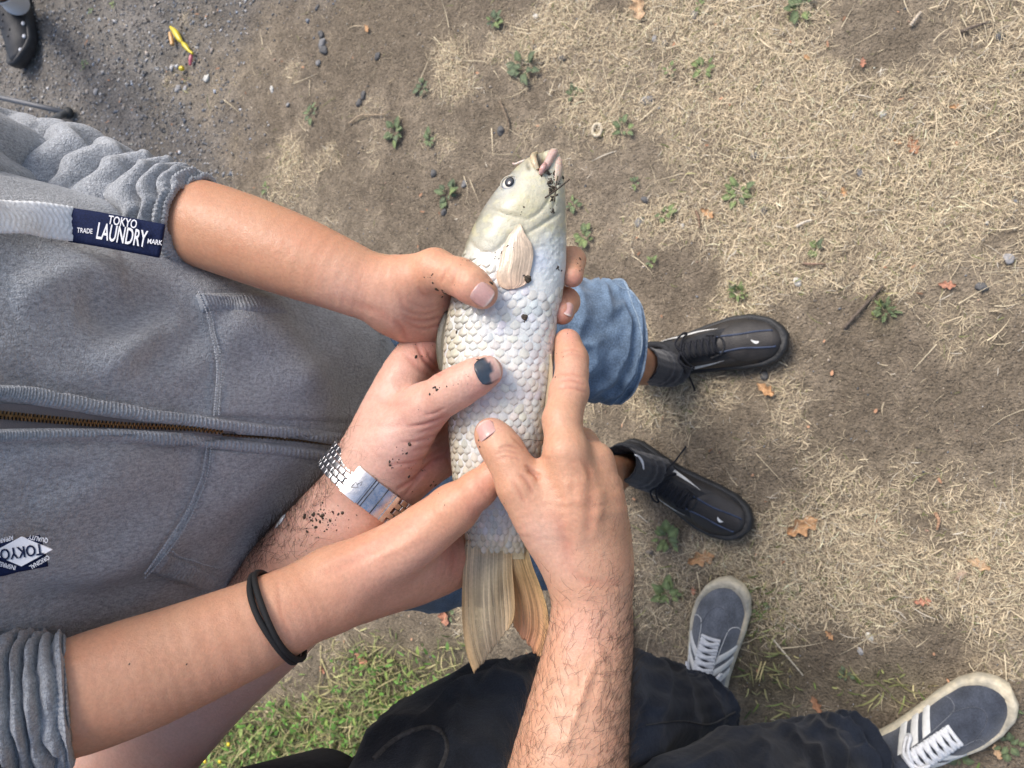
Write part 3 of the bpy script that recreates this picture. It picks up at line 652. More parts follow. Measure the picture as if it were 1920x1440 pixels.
# mouth: pink lower jaw lobe, lips, barbels --------------------------------
def fp(px_, py_, up): return C(px_, py_, fish_front(px_, py_) - up)
def lump(name, pts, cols_, par=fish, m=12, mat='lip'):
    Q = smooth_path([np.append(c2w(fp(a, b, u)), r * .545 / F) for a, b, u, r in pts], 22)
    vs, fs = tube(Q[:, :3], Q[:, 3], m); t = np.repeat(np.linspace(0, 1, 22), m)
    return obj(name, vs, fs, M[mat], par, cols=np.array(cols_[0])[None] * (1 - t[:, None]) + np.array(cols_[1])[None] * t[:, None])
lump('lower_lip', [(1044, 284, -.002, 3), (1038, 287, .001, 9), (1031, 298, .002, 8), (1024, 311, .002, 7), (1016, 321, .001, 4)], [(.58, .44, .37), (.54, .34, .29)])
lump('jaw', [(1046, 292, -.003, 4), (1046, 306, -.001, 9), (1044, 325, -.001, 10), (1039, 345, -.002, 8), (1032, 362, -.005, 3)], [(.56, .40, .34), (.52, .46, .33)])
lump('mouth_fold', [(1022, 306, .0045, 3), (1019, 314, .006, 6), (1015, 322, .004, 5), (1012, 327, .0, 2)], [(.52, .28, .25), (.55, .36, .31)])
lump('upper_lip', [(1006, 286, -.002, 3), (1000, 293, .002, 6), (1002, 305, .003, 6), (1008, 318, .001, 4)], [(.44, .36, .22), (.60, .50, .34)])
lump('barbel', [(985, 301, -.002, 3.5), (974, 305, -.001, 3), (966, 308, -.002, 3), (961, 306, -.003, 1.5)], [(.45, .38, .32), (.5, .42, .36)])
# fins --------------------------------------------------------------------
def fin(name, left, right, rays, shape, cfun, par=fish, nu=121, nv=30, amp=.00014, label=None, th=.0007, clear=.12):
    """left/right: polylines px of the two outer edges, rays run along them; shape(u,v)->lift metres above fish_front or absolute depth"""
    Lp, Rp = smooth_path(left, nv), smooth_path(right, nv); Vs, Cc = [], []
    for j in range(nv):
        for i in range(nu):
            u = i / (nu - 1); v = j / (nv - 1); q = Lp[j] * (1 - u) + Rp[j] * u; q = q + (np.array([0, 1.0]) * (9 * (nzz(u * rays * .6, 3.3, 8) - .5) + 5 * (nzz(u * rays * 2, 1.3, 9) - .5)) if j == nv - 1 and rays > 16 else 0); d = shape(u, v, q) - 1.6 * amp * (nzz(u * rays * 1.5, v * 1.3 + 9, 12) * 2 - 1) * min(1, v * 3)
            Vs.append(C(q[0], q[1], d)); sr = 2.4 * (nzz(u * rays * 1.5, v * 1.3 + 9, 12) * .6 + nzz(u * rays * 3.1, v * 1.6, 13) * .4 - .5); sr = max(-1, min(1, sr)); Cc.append(np.append(np.clip(cfun(u, v, sr), .01, .85), 1 - clear * sstep(.12, .6, v) * (.35 + .65 * (sr < .1)) * (1 - .75 * sstep(.78, 1, abs(2 * u - 1)))))
    o = obj(name, c2w(np.array(Vs)), [list(q) for q in grid_faces(nv, nu)], M['fin_thin'], par, cols=np.array(Cc))
    md = o.modifiers.new('solid', 'SOLIDIFY'); md.thickness = th; md.offset = 0
    if label: o['label'] = label
    return o
nzz = lambda a, b, s=0: float(vnoise(np.array(a), np.array(b), s))
fin('pectoral_fin', [(974, 420), (955, 441), (943, 467), (937, 494), (931, 518), (937, 536), (951, 543)], [(977, 421), (985, 440), (996, 457), (1000, 478), (995, 508), (988, 531), (968, 541)], 15,
    lambda u, v, q: fish_front(q[0], q[1]) - .0016 - .0018 * math.sin(math.pi * min(1, v * 1.05)) * math.sin(math.pi * u) - .002 * u * (1 - v),
    lambda u, v, s: np.array([.74, .60, .45]) * (1 + .03 * s) * (.72 + .5 * nzz(u * 6, v * 7)) * (.9 + .2 * nzz(u * 30, v * 16, 4)) + np.array([.07, -.01, -.02]) * sstep(.55, 1, v) - np.array([.1, .1, .08]) * sstep(.8, 1, abs(2 * u - 1)) * .6, amp=.0001, th=.0004)
fin('pelvic_fin', [(1031, 664), (1029, 700), (1024, 745), (1019, 790), (1020, 806)], [(1033, 664), (1036, 700), (1033, 748), (1026, 795), (1021, 808)], 4,
    lambda u, v, q: FD - .014 - .004 * u, lambda u, v, s: np.array([.62, .50, .34]) * (1 + .1 * s), nu=11, amp=.0002)
fin('dorsal_fin', [(834, 585), (822, 615), (818, 650), (823, 690), (838, 705)], [(850, 580), (842, 615), (838, 650), (842, 690), (852, 705)], 3,
    lambda u, v, q: FD + .004 - .002 * u, lambda u, v, s: np.array([.15, .135, .095]) * (1 + .25 * s), nu=15, amp=.0005)
def tail_col(base, tip, edge, seed):
    def f(u, v, s):
        c = np.array(base) * (1 - v) + np.array(tip) * v; e = abs(u * 2 - 1) ** 2.5
        ln = sstep(-.5, .7, s)
        c = c * (1 - .5 * e * edge[3]) + np.array(edge[:3]) * .5 * e * edge[3]; root = sstep(.16, .0, v); c = c * (1 - .6 * root) + np.array([.66, .60, .42]) * .6 * root
        return c * (.74 + .36 * ln) * (.80 + .40 * nzz(u * 6 + v, v * 2.0, seed)) * (.92 + .16 * nzz(u * 80, v * 9, seed + 2))
    return f
td = lambda u, v, q: float(fish_front(q[0], min(q[1], 1047.5))) - .0003 + float(FDEP(q[1]) - FDEP(min(q[1], 1047.5))) + (.006 * v + .006 * math.sin(u * 3 + 1) * v + .0025 * math.sin(u * 8 + 2 * v)) * sstep(.12, .5, v)
fin('tail_fin', [(930, 1014), (946, 1070), (956, 1112), (961, 1150), (963, 1176)], [(985, 1012), (999, 1062), (1015, 1105), (1027, 1150), (1027, 1195), (1012, 1234)], 22,
    lambda u, v, q: td(u, v, q) + .0012 + .004 * sstep(.15, .4, v) + .003 * (1 - u) * v, tail_col((.74, .56, .27), (.66, .33, .20), (.76, .55, .25, .8), 5), label='orange lobe of the tail fin', clear=.25, nu=177)
fin('tail_fin', [(873, 1012), (868, 1075), (866, 1130), (868, 1180), (876, 1228), (889, 1264)], [(960, 1016), (961, 1068), (964, 1105), (966, 1140), (962, 1168)], 27,
    lambda u, v, q: td(u, v, q) - .003 * math.sin(u * math.pi) * v, tail_col((.66, .58, .38), (.46, .38, .28), (.66, .42, .16, 1.2), 9), label='beige brown lobe of the tail fin', clear=.5, nu=217)
# ================================================================== people: bodies
BOY = (.49, .268, .165); MAN = (.53, .325, .245); MAND = (.47, .27, .17)
boy = thing('person', (-.04, .43, 0), 'person in grey zip hoodie, denim shorts and black trainers gripping the fish from below', 'person')
man = thing('person', (-.52, .2, 0), 'bare-armed person in black jeans and blue striped trainers, wearing the watch and steadying the fish', 'person')
PINK = (.56, .27, .21); PALE = (.58, .37, .29); TANB = (.40, .205, .115); RED = (.52, .22, .17)

# ---- boy's left arm (upper in the photo): thumb over the fish, two fingertips round its far edge
A_base = [([J(250, 392, .604, 70), J(372, 418, .580, 82), J(520, 469, .566, 81), J(620, 508, .560, 72), J(690, 537, .560, 65), J(742, 553, .562, 60)], 1.05),
          ([J(742, 560, .566, 56), J(800, 590, .582, 50), J(860, 590, .600, 44), J(930, 560, .608, 36)], 1.0),
          ([J(735, 535, .558, 50), J(785, 520, .552, 46), J(815, 507, .545, 40)], 1.0),
          ([J(742, 585, .572, 46), J(790, 612, .588, 44), J(850, 622, .602, 36)], 1.0),
          ([J(800, 545, .566, 44), J(850, 550, .588, 40)], 1.0)]
A_f = [[J(815, 507, .542, 38), J(862, 520, .531, 35), J(884, 535, .526, 34), J(904, 550, .525, 30)],
       [J(900, 545, .606, 34), J(980, 505, .612, 29), J(1045, 486, .600, 27), J(1073, 488, .578, 24), J(1073, 518, .561, 21)],
       [J(900, 575, .606, 34), J(980, 560, .612, 29), J(1038, 556, .600, 28), J(1060, 566, .577, 26), J(1054, 586, .560, 23)],
       [J(880, 600, .606, 32), J(960, 610, .613, 27), J(1010, 620, .606, 26)]]
VA, FA = sculpt(A_base, A_f)
A_cr = [([(752, 590), (772, 600), (800, 602), (834, 592)], 3.5, .9), ([(748, 575), (775, 588), (805, 588), (836, 572)], 3, .6), ([(762, 560), (785, 574), (810, 575), (832, 565)], 2.5, .45), ([(758, 603), (785, 616), (812, 614), (832, 604)], 3, .7),
        ([(748, 548), (758, 575), (770, 590)], 4, .5), ([(738, 600), (752, 612), (764, 636)], 5, .9), ([(835, 500), (832, 516), (828, 530)], 3, .8), ([(842, 498), (838, 514)], 2.5, .5), ([(857, 503), (852, 520), (846, 538)], 2.5, .6), ([(866, 508), (862, 520), (857, 532)], 2.2, .45), ([(873, 512), (868, 526), (864, 540)], 2.2, .4),
        ([(1062, 560), (1066, 572), (1064, 590)], 3, .5), ([(690, 590), (720, 600), (740, 615)], 10, -.8), ([(640, 560), (700, 582), (742, 606)], 9, .6), ([(784, 540), (793, 552), (812, 560)], 3.5, .6)]
A_bl = [(400, 350, 90, TANB, .75), (520, 400, 70, TANB, .65), (620, 440, 60, TANB, .5), (700, 470, 45, TANB, .35), (640, 560, 60, PALE, .5), (720, 590, 50, PALE, .5), (810, 590, 50, PALE, .5), (800, 480, 30, (.52, .28, .17), .4), (850, 505, 22, (.50, .27, .17), .4), (900, 555, 22, PINK, .6), (860, 560, 20, PINK, .45), (1078, 530, 22, PINK, .6), (1050, 590, 26, PINK, .6), (770, 640, 40, PINK, .35)]
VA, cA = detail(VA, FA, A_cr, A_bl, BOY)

# ---- boy's right arm (lower): hair tie, palm under the tail, thumb over the fish
C_base = [([J(75, 1328, .459, 88), J(130, 1310, .466, 109), J(235, 1273, .478, 109), J(328, 1238, .490, 102), J(469, 1179, .508, 89), J(560, 1136, .520, 79), J(620, 1108, .530, 74)], 1.12),
          ([J(620, 1108, .532, 73), J(690, 1080, .545, 73), J(760, 1048, .560, 74), J(820, 1035, .580, 62)], 1.25),
          ([J(640, 1085, .530, 55), J(740, 1035, .535, 58), J(810, 985, .536, 52), J(850, 955, .535, 46)], 1.0),
          ([J(680, 1110, .555, 55), J(780, 1085, .575, 50), J(860, 1060, .600, 40)], 1.0)]
C_f = [[J(850, 953, .533, 44), J(895, 918, .527, 35), J(930, 888, .528, 30), J(962, 862, .532, 26)],
       [J(840, 1000, .590, 40), J(920, 985, .612, 30), J(985, 975, .612, 27)], [J(840, 1030, .596, 38), J(920, 1020, .614, 29), J(980, 1010, .610, 26)], [J(840, 1055, .598, 36), J(910, 1050, .614, 27), J(965, 1040, .606, 25)]]
VC, FC = sculpt(C_base, C_f)
C_cr = [([(688, 1035), (740, 1000), (800, 965)], 12, .5), ([(700, 1050), (760, 1022), (800, 1000)], 8, -.5), ([(893, 905), (905, 922), (915, 935)], 3, .4), ([(600, 1058), (660, 1035), (720, 1000)], 8, -.7), ([(610, 1075), (670, 1050), (720, 1020)], 8, .5), ([(870, 1000), (850, 1035), (848, 1080)], 10, .6), ([(520, 1085), (528, 1150), (548, 1200)], 4, .5)]
C_bl = [(140, 1330, 120, (.52, .28, .165), .5), (180, 1400, 60, TANB, .5), (330, 1320, 70, TANB, .35), (300, 1160, 60, (.45, .27, .17), .4), (700, 1090, 80, (.56, .31, .23), .5), (800, 1060, 60, (.56, .32, .24), .5), (910, 900, 26, (.53, .28, .2), .5), (560, 1180, 60, (.55, .29, .2), .5), (890, 950, 30, RED, .3), (850, 1060, 40, PINK, .4)]
VC, cC = detail(VC, FC, C_cr, C_bl, (.50, .275, .17))

# ---- man's left arm: watch, thumb with the bruised nail
B_base = [([J(150, 1530, .715, 118), J(350, 1292, .665, 113), J(520, 1130, .622, 108), J(640, 985, .590, 92), J(698, 912, .578, 82)], 1.22),
          ([J(690, 880, .572, 66), J(722, 780, .574, 52), J(760, 700, .578, 44), J(790, 655, .588, 38)], 1.0),
          ([J(700, 880, .572, 70), J(735, 835, .562, 66), J(765, 800, .556, 56), J(795, 765, .548, 46)], 1.0),
          ([J(715, 905, .580, 66), J(770, 880, .586, 56), J(805, 865, .594, 46), J(850, 850, .606, 34)], 1.0),
          ([J(710, 880, .580, 60), J(770, 800, .588, 56), J(820, 740, .600, 44)], 1.0)]
B_f = [[J(795, 765, .546, 44), J(838, 737, .534, 39), J(862, 724, .530, 38), J(890, 708, .527, 35), J(912, 697, .527, 31)],
       [J(790, 660, .588, 38), J(830, 625, .600, 33), J(900, 600, .613, 29), J(975, 615, .615, 26)],
       [J(810, 720, .600, 38), J(880, 680, .614, 30), J(960, 670, .617, 28), J(1010, 690, .612, 25)], [J(825, 780, .604, 38), J(900, 750, .615, 30), J(980, 750, .617, 27)], [J(830, 830, .606, 36), J(900, 820, .615, 28), J(970, 815, .612, 25)]]
VB, FB = sculpt(B_base, B_f)
B_cr = [([(838, 778), (815, 790), (790, 797), (760, 800)], 3.2, 1.1), ([(838, 790), (815, 803), (785, 812)], 2.6, .7), ([(838, 803), (812, 818), (780, 828), (750, 830)], 3, .9), ([(836, 820), (810, 835), (775, 846)], 3, .8), ([(834, 765), (815, 775), (795, 778)], 2.8, .7), ([(832, 838), (805, 855), (770, 868), (730, 872)], 3.2, .8),
        ([(800, 878), (775, 900), (745, 918)], 4, 1.3), ([(816, 868), (795, 885), (770, 915), (755, 935)], 3.5, .8), ([(842, 850), (815, 862), (796, 880), (782, 900)], 4, 1.5), ([(846, 825), (838, 850), (845, 880)], 3, .7),
        ([(778, 640), (795, 672), (815, 695), (828, 704)], 4, 1.4), ([(755, 660), (785, 690), (812, 712)], 5, .7), ([(800, 655), (812, 678), (826, 690)], 3, .7), ([(868, 697), (874, 715), (882, 735)], 2.3, .5), ([(860, 700), (866, 720), (873, 740)], 2.3, .45), ([(877, 693), (883, 710), (890, 728)], 2.2, .4), ([(848, 706), (855, 728), (860, 745)], 2.3, .35),
        ([(700, 745), (735, 760), (770, 755)], 6, .5), ([(690, 790), (730, 800), (765, 790)], 7, .4), ([(720, 690), (740, 730), (750, 770)], 8, -.6)]
B_bl = [(815, 790, 30, RED, .45), (790, 880, 40, RED, .5), (820, 860, 30, (.50, .21, .18), .45), (800, 660, 30, (.56, .25, .19), .6), (820, 690, 18, RED, .6), (755, 660, 40, (.55, .30, .22), .5), (740, 830, 60, (.57, .37, .30), .6), (900, 735, 25, PINK, .5), (920, 690, 25, (.57, .30, .24), .5), (830, 720, 40, (.52, .31, .22), .4), (650, 980, 70, (.57, .38, .31), .4),
        (440, 1090, 90, (.48, .28, .19), .5), (350, 1350, 130, (.52, .35, .30), .6)]
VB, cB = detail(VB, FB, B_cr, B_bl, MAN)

# ---- man's right arm: comes in from the bottom, thumb and index along the fish
D_base = [([J(1035, 1640, .50, 128), J(1062, 1470, .50, 116), J(1088, 1310, .508, 95), J(1106, 1200, .515, 83), J(1110, 1110, .518, 76), J(1105, 1060, .520, 76)], 1.15),
          ([J(1100, 1075, .520, 62), J(1085, 960, .508, 54), J(1062, 850, .506, 41)], 1.0),
          ([J(1112, 1070, .524, 62), J(1125, 960, .518, 52), J(1112, 868, .522, 38)], 1.0),
          ([J(1118, 1070, .530, 58), J(1132, 985, .534, 45), J(1131, 915, .544, 34)], 1.0),
          ([J(1115, 1075, .538, 54), J(1133, 1020, .552, 42), J(1136, 965, .566, 31)], 1.0),
          ([J(1085, 1065, .520, 58), J(1040, 1010, .516, 56), J(1005, 960, .512, 50), J(975, 910, .511, 43)], 1.0),
          ([J(1050, 960, .515, 52), J(1030, 900, .518, 40)], 1.0)]
D_f = [[J(975, 910, .511, 41), J(957, 870, .513, 38), J(944, 846, .516, 38), J(930, 826, .520, 35), J(920, 814, .522, 31)],
       [J(1062, 850, .507, 40), J(1054, 788, .517, 36), J(1067, 734, .531, 36), J(1072, 700, .540, 30), J(1072, 674, .546, 30), J(1064, 642, .554, 26)],
       [J(1112, 868, .523, 37), J(1090, 835, .562, 32), J(1065, 815, .595, 30), J(1000, 800, .613, 27)],
       [J(1131, 915, .546, 34), J(1115, 880, .585, 31), J(1070, 875, .610, 28), J(1000, 880, .618, 26)], [J(1135, 965, .568, 31), J(1120, 945, .598, 28), J(1070, 940, .612, 26), J(1010, 945, .618, 24)]]
VD, FD_ = sculpt(D_base, D_f)
rr_ = random.Random(4)
D_cr = [([(958, 816), (972, 830), (984, 842)], 2.6, .4), ([(935, 842), (955, 836), (975, 842)], 2.8, .55), ([(928, 852), (950, 846), (978, 852)], 2.6, .5), ([(930, 862), (952, 857), (975, 862)], 2.3, .4), ([(990, 880), (1006, 890), (1012, 902)], 5, 1.6), ([(975, 890), (990, 905), (1000, 925)], 3.5, .8), ([(962, 905), (975, 925), (985, 945)], 3.2, .6), ([(985, 872), (1000, 882), (1010, 895)], 3, .8),
        ([(1046, 715), (1070, 712), (1098, 722)], 2.6, .55), ([(1044, 728), (1070, 727), (1100, 736)], 2.6, .6), ([(1046, 702), (1070, 700), (1096, 708)], 2.3, .4), ([(1050, 660), (1070, 655), (1092, 660)], 2.2, .4), ([(1050, 668), (1070, 664), (1094, 669)], 2.2, .35),
        ([(1092, 900), (1085, 960), (1090, 1030)], 12, -.6), ([(1126, 915), (1122, 960), (1116, 1000)], 11, -.7), ([(1105, 895), (1106, 960), (1102, 1010)], 9, .3), ([(1058, 900), (1066, 960), (1080, 1020)], 9, -.5), ([(1040, 960), (1058, 1010), (1070, 1060)], 12, .5), ([(1092, 862), (1104, 880), (1110, 905)], 6, .5),
        ([(1060, 1060), (1100, 1090), (1160, 1095)], 8, .4), ([(1120, 1230), (1090, 1310), (1060, 1400)], 8, -.9), ([(1100, 1170), (1130, 1240), (1120, 1330)], 7, -.6)]
for kx in range(26): x0, y0 = rr_.uniform(1010, 1130), rr_.uniform(850, 1010); D_cr.append(([(x0, y0), (x0 + rr_.uniform(8, 22), y0 + rr_.uniform(-10, 4))], 2.0, rr_.uniform(.12, .3)))
D_bl = [(920, 800, 26, (.55, .31, .23), .5), (950, 850, 30, (.43, .24, .15), .45), (1090, 900, 50, (.43, .24, .145), .5), (1130, 960, 50, (.42, .24, .145), .5), (1165, 1000, 40, (.36, .20, .12), .5), (1070, 700, 40, (.54, .31, .235), .5), (1010, 1000, 50, (.57, .37, .29), .5), (1050, 1060, 50, (.57, .36, .28), .4), (1068, 625, 22, PINK, .5), (1160, 1150, 60, (.43, .26, .17), .5), (1080, 1380, 90, (.53, .33, .22), .4), (1090, 1180, 50, (.56, .32, .25), .4)]
D_cr = [(a_, b_, c_ * 1.5) for a_, b_, c_ in D_cr]; B_cr = B_cr
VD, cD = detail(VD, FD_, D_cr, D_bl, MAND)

def body_rest(chains, h=.010, kb=.03):
    base = [([(w2c(np.array(p)), r) for p, r in ch], 1.0) for ch in chains]; V, Fq = sculpt(base, [], h, kb); return V, Fq
def merge_body(name, parts, par):
    Vs, Fs, Cs, off = [], [], [], 0
    for V, Fq, c in parts: Vs.append(c2w(V)); Fs.append(Fq + off); Cs.append(c); off += len(V)
    return obj(name, np.vstack(Vs), np.vstack(Fs), M['skin'], par, cols=np.vstack(Cs))
kneeL, kneeR = U(1125, 648, .985), U(1060, 985, .985); ankL, ankR = Z(1222, 690, .09), Z(1172, 878, .09)
shL, shR = np.array([.12, .60, 1.27]), np.array([-.20, .60, 1.27]); elL, elR = U(150, 372, .62), U(-60, 1370, .445)
VR, FR = body_rest([[((-.04, .59, .80), .115), ((-.04, .58, 1.0), .105), ((-.04, .58, 1.22), .11), ((-.04, .59, 1.38), .05)], [(shL, .035), (shL * .6 + elL * .4, .026), (U(40, 374, .642), .024), (U(140, 384, .619), .024), (U(260, 398, .598), .024)], [(shR, .035), (shR * .5 + elR * .5, .026), (U(-70, 1372, .448), .026), (U(60, 1330, .460), .024)],
                    [((.045, .57, .76), .075), (kneeL, .044), ((kneeL + ankL) / 2 + [0, .03, .02], .042), (ankL, .030)], [((-.125, .57, .76), .075), (kneeR, .044), ((kneeR + ankR) / 2 + [0, .03, .02], .042), (ankR, .030)]])
body_boy = merge_body('body', [(VA, FA, cA), (VC, FC, cC), (VR, FR, np.tile([.34, .175, .10], (len(VR), 1)))], boy)
hipM = np.array([-.50, .47, .88]); elB = c2w(B_base[0][0][0][0]); elD = c2w(D_base[0][0][0][0])
VR2, FR2 = body_rest([[((-.50, .50, .90), .11), ((-.53, .58, 1.12), .12), ((-.54, .62, 1.33), .12), ((-.54, .62, 1.47), .055)], [((-.44, .74, 1.36), .06), (elB, .045)], [((-.62, .46, 1.36), .06), (elD, .045)]])
body_man = merge_body('body', [(VB, FB, cB), (VD, FD_, cD), (VR2, FR2, np.tile(MAN, (len(VR2), 1)))], man)
BVH = {k: bvh_of(c2w(v), f) for k, (v, f) in dict(A=(VA, FA), B=(VB, FB), C=(VC, FC), D=(VD, FD_)).items()}
# nails
NP, NT = (.56, .33, .29), (.62, .50, .44)
nail(BVH['A'], 905, 553, 38, 42, 40, NP, NT, body_boy)
nail(BVH['A'], 1068, 580, 112, 20, 28, NP, NT, body_boy, lift=-.0002)
nail(BVH['B'], 915, 694, -24, 50, 48, NP, NT, body_man, label='blue-black bruised thumbnail', bruise=True, lift=.0007, curve=.42)
nail(BVH['D'], 908, 806, 232, 40, 38, NP, (.60, .46, .40), body_man, nudge=-.05)
# arm hair on the man
NB, ND = vnormals(c2w(VB), FB), vnormals(c2w(VD), FD_)
pxB, pyB = VB[:, 0] / VB[:, 2] * F + 960, VB[:, 1] / VB[:, 2] * F + 720
ax = unit(c2w(C(640, 985, .59)) - c2w(C(350, 1292, .665)))
edge = sstep(90, -20, (pxB - 605) * .72 + (pyB - 895) * .69); selB = sstep(640, 560, pxB + .2 * (pyB - 950)) * (.06 + edge)
hairs('arm_hair', c2w(VB), FB, NB, np.where((NB @ FWD < .5) & (pyB < 1140 - .33 * (pxB - 328)), selB, 0) + 1e-9, 2400, .018, ax, body_man, rs=5, rad=.00009)
wr = np.exp(-(((pxB - 660) / 38) ** 2 + ((pyB - 865) / 32) ** 2)); hairs('arm_hair', c2w(VB), FB, NB, wr * (NB @ FWD < .3) + 1e-9, 70, .011, ax, body_man, rs=6, rad=.00005)
pxD, pyD = VD[:, 0] / VD[:, 2] * F + 960, VD[:, 1] / VD[:, 2] * F + 720; axD = unit(c2w(C(1110, 1110, .518)) - c2w(C(1062, 1470, .5)))
selD = sstep(1060, 1180, pyD) * (.25 + .9 * sstep(1080, 1190, pxD) + .35 * sstep(1040, 960, pxD)) * (ND @ FWD < .6)
hairs('arm_hair', c2w(VD), FD_, ND, selD + 1e-9, 4600, .015, axD + .35 * RT, body_man, rs=7, rad=.00008)
selD2 = np.exp(-(((pxD - 1140) / 45) ** 2 + ((pyD - 1040) / 60) ** 2)) * (ND @ FWD < .3); hairs('arm_hair', c2w(VD), FD_, ND, selD2 + 1e-9, 160, .008, axD + .3 * RT, body_man, rs=8, rad=.00005)
# ================================================================== clothing
def surf_detail(Vw, Fq, creases):
    """pixel-drawn folds pressed into a world-space surface: (polyline, width px, depth mm)"""
    Vc = w2c(Vw); V2, _ = detail(Vc, Fq, creases, [], (.5, .5, .5)); return c2w(V2)
def quads(Fc): return np.array([q for q in Fc if len(q) == 4])
# ---- hoodie body
zz = np.linspace(.745, 1.43, 200); tz = (zz - .745) / .685
cxp = -.038 + .010 * tz; cyp = .565 + .0 * tz
rw = np.interp(zz, [.745, .80, .90, 1.05, 1.2, 1.3, 1.37, 1.43], [.150, .160, .172, .178, .185, .185, .13, .07]); rd = np.interp(zz, [.745, .80, .90, 1.05, 1.2, 1.32, 1.43], [.112, .128, .136, .128, .122, .11, .06])
def torso_disp(s, ph):
    sd_ = np.sin(ph); return .016 * (fbm(ph * 1.7 + s * 1.5 + 5, s * 5 + ph * .8, 41, 3) - .5) + .006 * (fbm(ph * 5 + s * 3, s * 12, 47, 2) - .5) + .003 * np.sin(s * 60 + 3 * sd_) * sstep(.1, .0, s)
V, Fc = loft(np.stack([cxp, cyp, zz], -1), rd, rw, (0, -1, 0), 220, torso_disp)
Fq = quads(Fc)
V = surf_detail(V, Fq, [([(150, 560), (230, 600), (330, 590)], 38, 9), ([(330, 560), (260, 640), (190, 700)], 34, -7), ([(440, 560), (360, 640), (250, 690)], 30, 5), ([(20, 560), (120, 520), (230, 500)], 40, -8), ([(560, 590), (640, 700), (700, 760)], 40, 6), ([(430, 600), (520, 640), (600, 720)], 45, -6), ([(0, 700), (150, 740), (380, 775)], 16, 4), ([(0, 850), (160, 850), (330, 850)], 30, -4),
                         ([(60, 960), (200, 900), (330, 880)], 45, -5), ([(20, 1120), (180, 1120), (330, 1090)], 30, 6), ([(100, 1080), (230, 1060), (330, 980)], 40, -4), ([(560, 880), (500, 960), (420, 1040)], 40, 4)])
hood = obj('hoodie', V, Fc, M['hoodie'], boy); hood['label'] = 'grey marl zip hoodie with rolled sleeves'; TB = bvh_of(V, Fq)
def strip_on(name, bvh, poly, half, lift, mat, parent, n=150, m=9, rib=0, ribamp=.0004, edge=.0, extra=None, smooth=True, ribdir='along'):
    """raised fabric strip following a pixel polyline over a surface"""
    P2 = smooth_path(poly, n); T2 = unit(np.gradient(P2, axis=0)); N2 = np.stack([-T2[:, 1], T2[:, 0]], -1); Vs = np.zeros((n, m, 3)); last = None
    hv = np.interp(np.linspace(0, 1, n), np.linspace(0, 1, len(np.atleast_1d(half))), np.atleast_1d(half))
    for i in range(n):
        for j in range(m):
            v = j / (m - 1) * 2 - 1; q = P2[i] + N2[i] * v * hv[i]; P, Nn = ray(bvh, q[0], q[1])
            if P is None: P, Nn = last
            last = (P, Nn); prof = (1 - abs(v) ** 4) if edge == 0 else 1.0
            h = lift * prof - .0012 * (1 - prof) + (ribamp * math.sin(i / n * rib * 6.283) * prof if ribdir == 'along' else ribamp * math.sin(v * rib * 3.14) * prof if rib else 0)
            Vs[i, j] = P + Nn * h
    return obj(name, Vs.reshape(-1, 3), [list(q) for q in grid_faces(n, m)], mat, parent, smooth=smooth)
def patch_on(name, bvh, left, right, lift, mat, parent, n=50, m=36, fold=.0, ribs=0):
    Lp, Rp = smooth_path(left, n), smooth_path(right, n); Vs = np.zeros((n, m, 3)); last = None
    for i in range(n):
        for j in range(m):
            u = j / (m - 1); q = Lp[i] * (1 - u) + Rp[i] * u; P, Nn = ray(bvh, *q)
            if P is None: P, Nn = last if last is not None else (U(*q, .6), -FWD)
            last = (P, Nn); e = min(u / .04, 1, (1 - u) / .04, i / 2.0, (n - 1 - i) / 2.0); e = max(0, min(1, e)) ** .5
            h = -.002 + (lift + .002) * e + fold * math.sin(u * 9 + i * .12) + (.0005 * math.sin(u * ribs * 6.283) * e if ribs else 0); Vs[i, j] = P + Nn * h
    return obj(name, Vs.reshape(-1, 3), [list(q) for q in grid_faces(n, m)], mat, parent)
def stitches(name, bvh, poly, step, mat, parent, r=.0006, ln=.6, lift=.0008):
    P2 = smooth_path(poly, 300); L = np.concatenate([[0], np.cumsum(np.linalg.norm(np.diff(P2, axis=0), axis=1))]); parts = []
    for s in np.arange(0, L[-1] - step, step):
        pts = []
        for t in (s, s + step * ln * .5, s + step * ln):
            q = np.array([np.interp(t, L, P2[:, 0]), np.interp(t, L, P2[:, 1])]); P, Nn = ray(bvh, *q)
            if P is not None: pts.append(P + Nn * (lift + (r if len(pts) == 1 else -r * .2)))
        if len(pts) == 3: parts.append(tube(pts, [r * .7, r, r * .7], 5))
    v, f, _ = join(parts); return tag(obj(name, v, f, mat, parent), kind='stuff')
pk1 = patch_on('pocket', TB, [(366, 548), (384, 600), (399, 670), (400, 720), (396, 782)], [(560, 545), (700, 600), (790, 660), (780, 720), (720, 800)], .0035, M['hoodie'], hood)
pk2 = patch_on('pocket', TB, [(384, 838), (376, 890), (350, 955), (310, 1018), (268, 1074)], [(700, 850), (690, 900), (640, 960), (540, 1040), (420, 1115)], .0035, M['hoodie'], hood)
patch_on('pocket_rib', TB, [(364, 552), (370, 566), (378, 588)], [(520, 560), (530, 574), (540, 598)], .0058, M['rib'], hood, n=10, m=90, ribs=26)
patch_on('pocket_rib', TB, [(270, 1074), (292, 1046), (306, 1026)], [(392, 1110), (400, 1094), (410, 1076)], .0058, M['rib'], hood, n=10, m=70, ribs=20)
for poly, par in (([(375, 556), (392, 604), (406, 670), (407, 720), (403, 782)], pk1), ([(367, 552), (384, 600), (398, 670), (399, 722), (395, 784)], pk1), ([(388, 838), (380, 890), (354, 958), (314, 1020), (262, 1080)], pk2), ([(380, 836), (371, 888), (345, 952), (304, 1014), (262, 1072)], pk2)):
    stitches('stitching', TB, poly, 5.0, M['stitch'], par, r=.00075, ln=.75, lift=.0038)
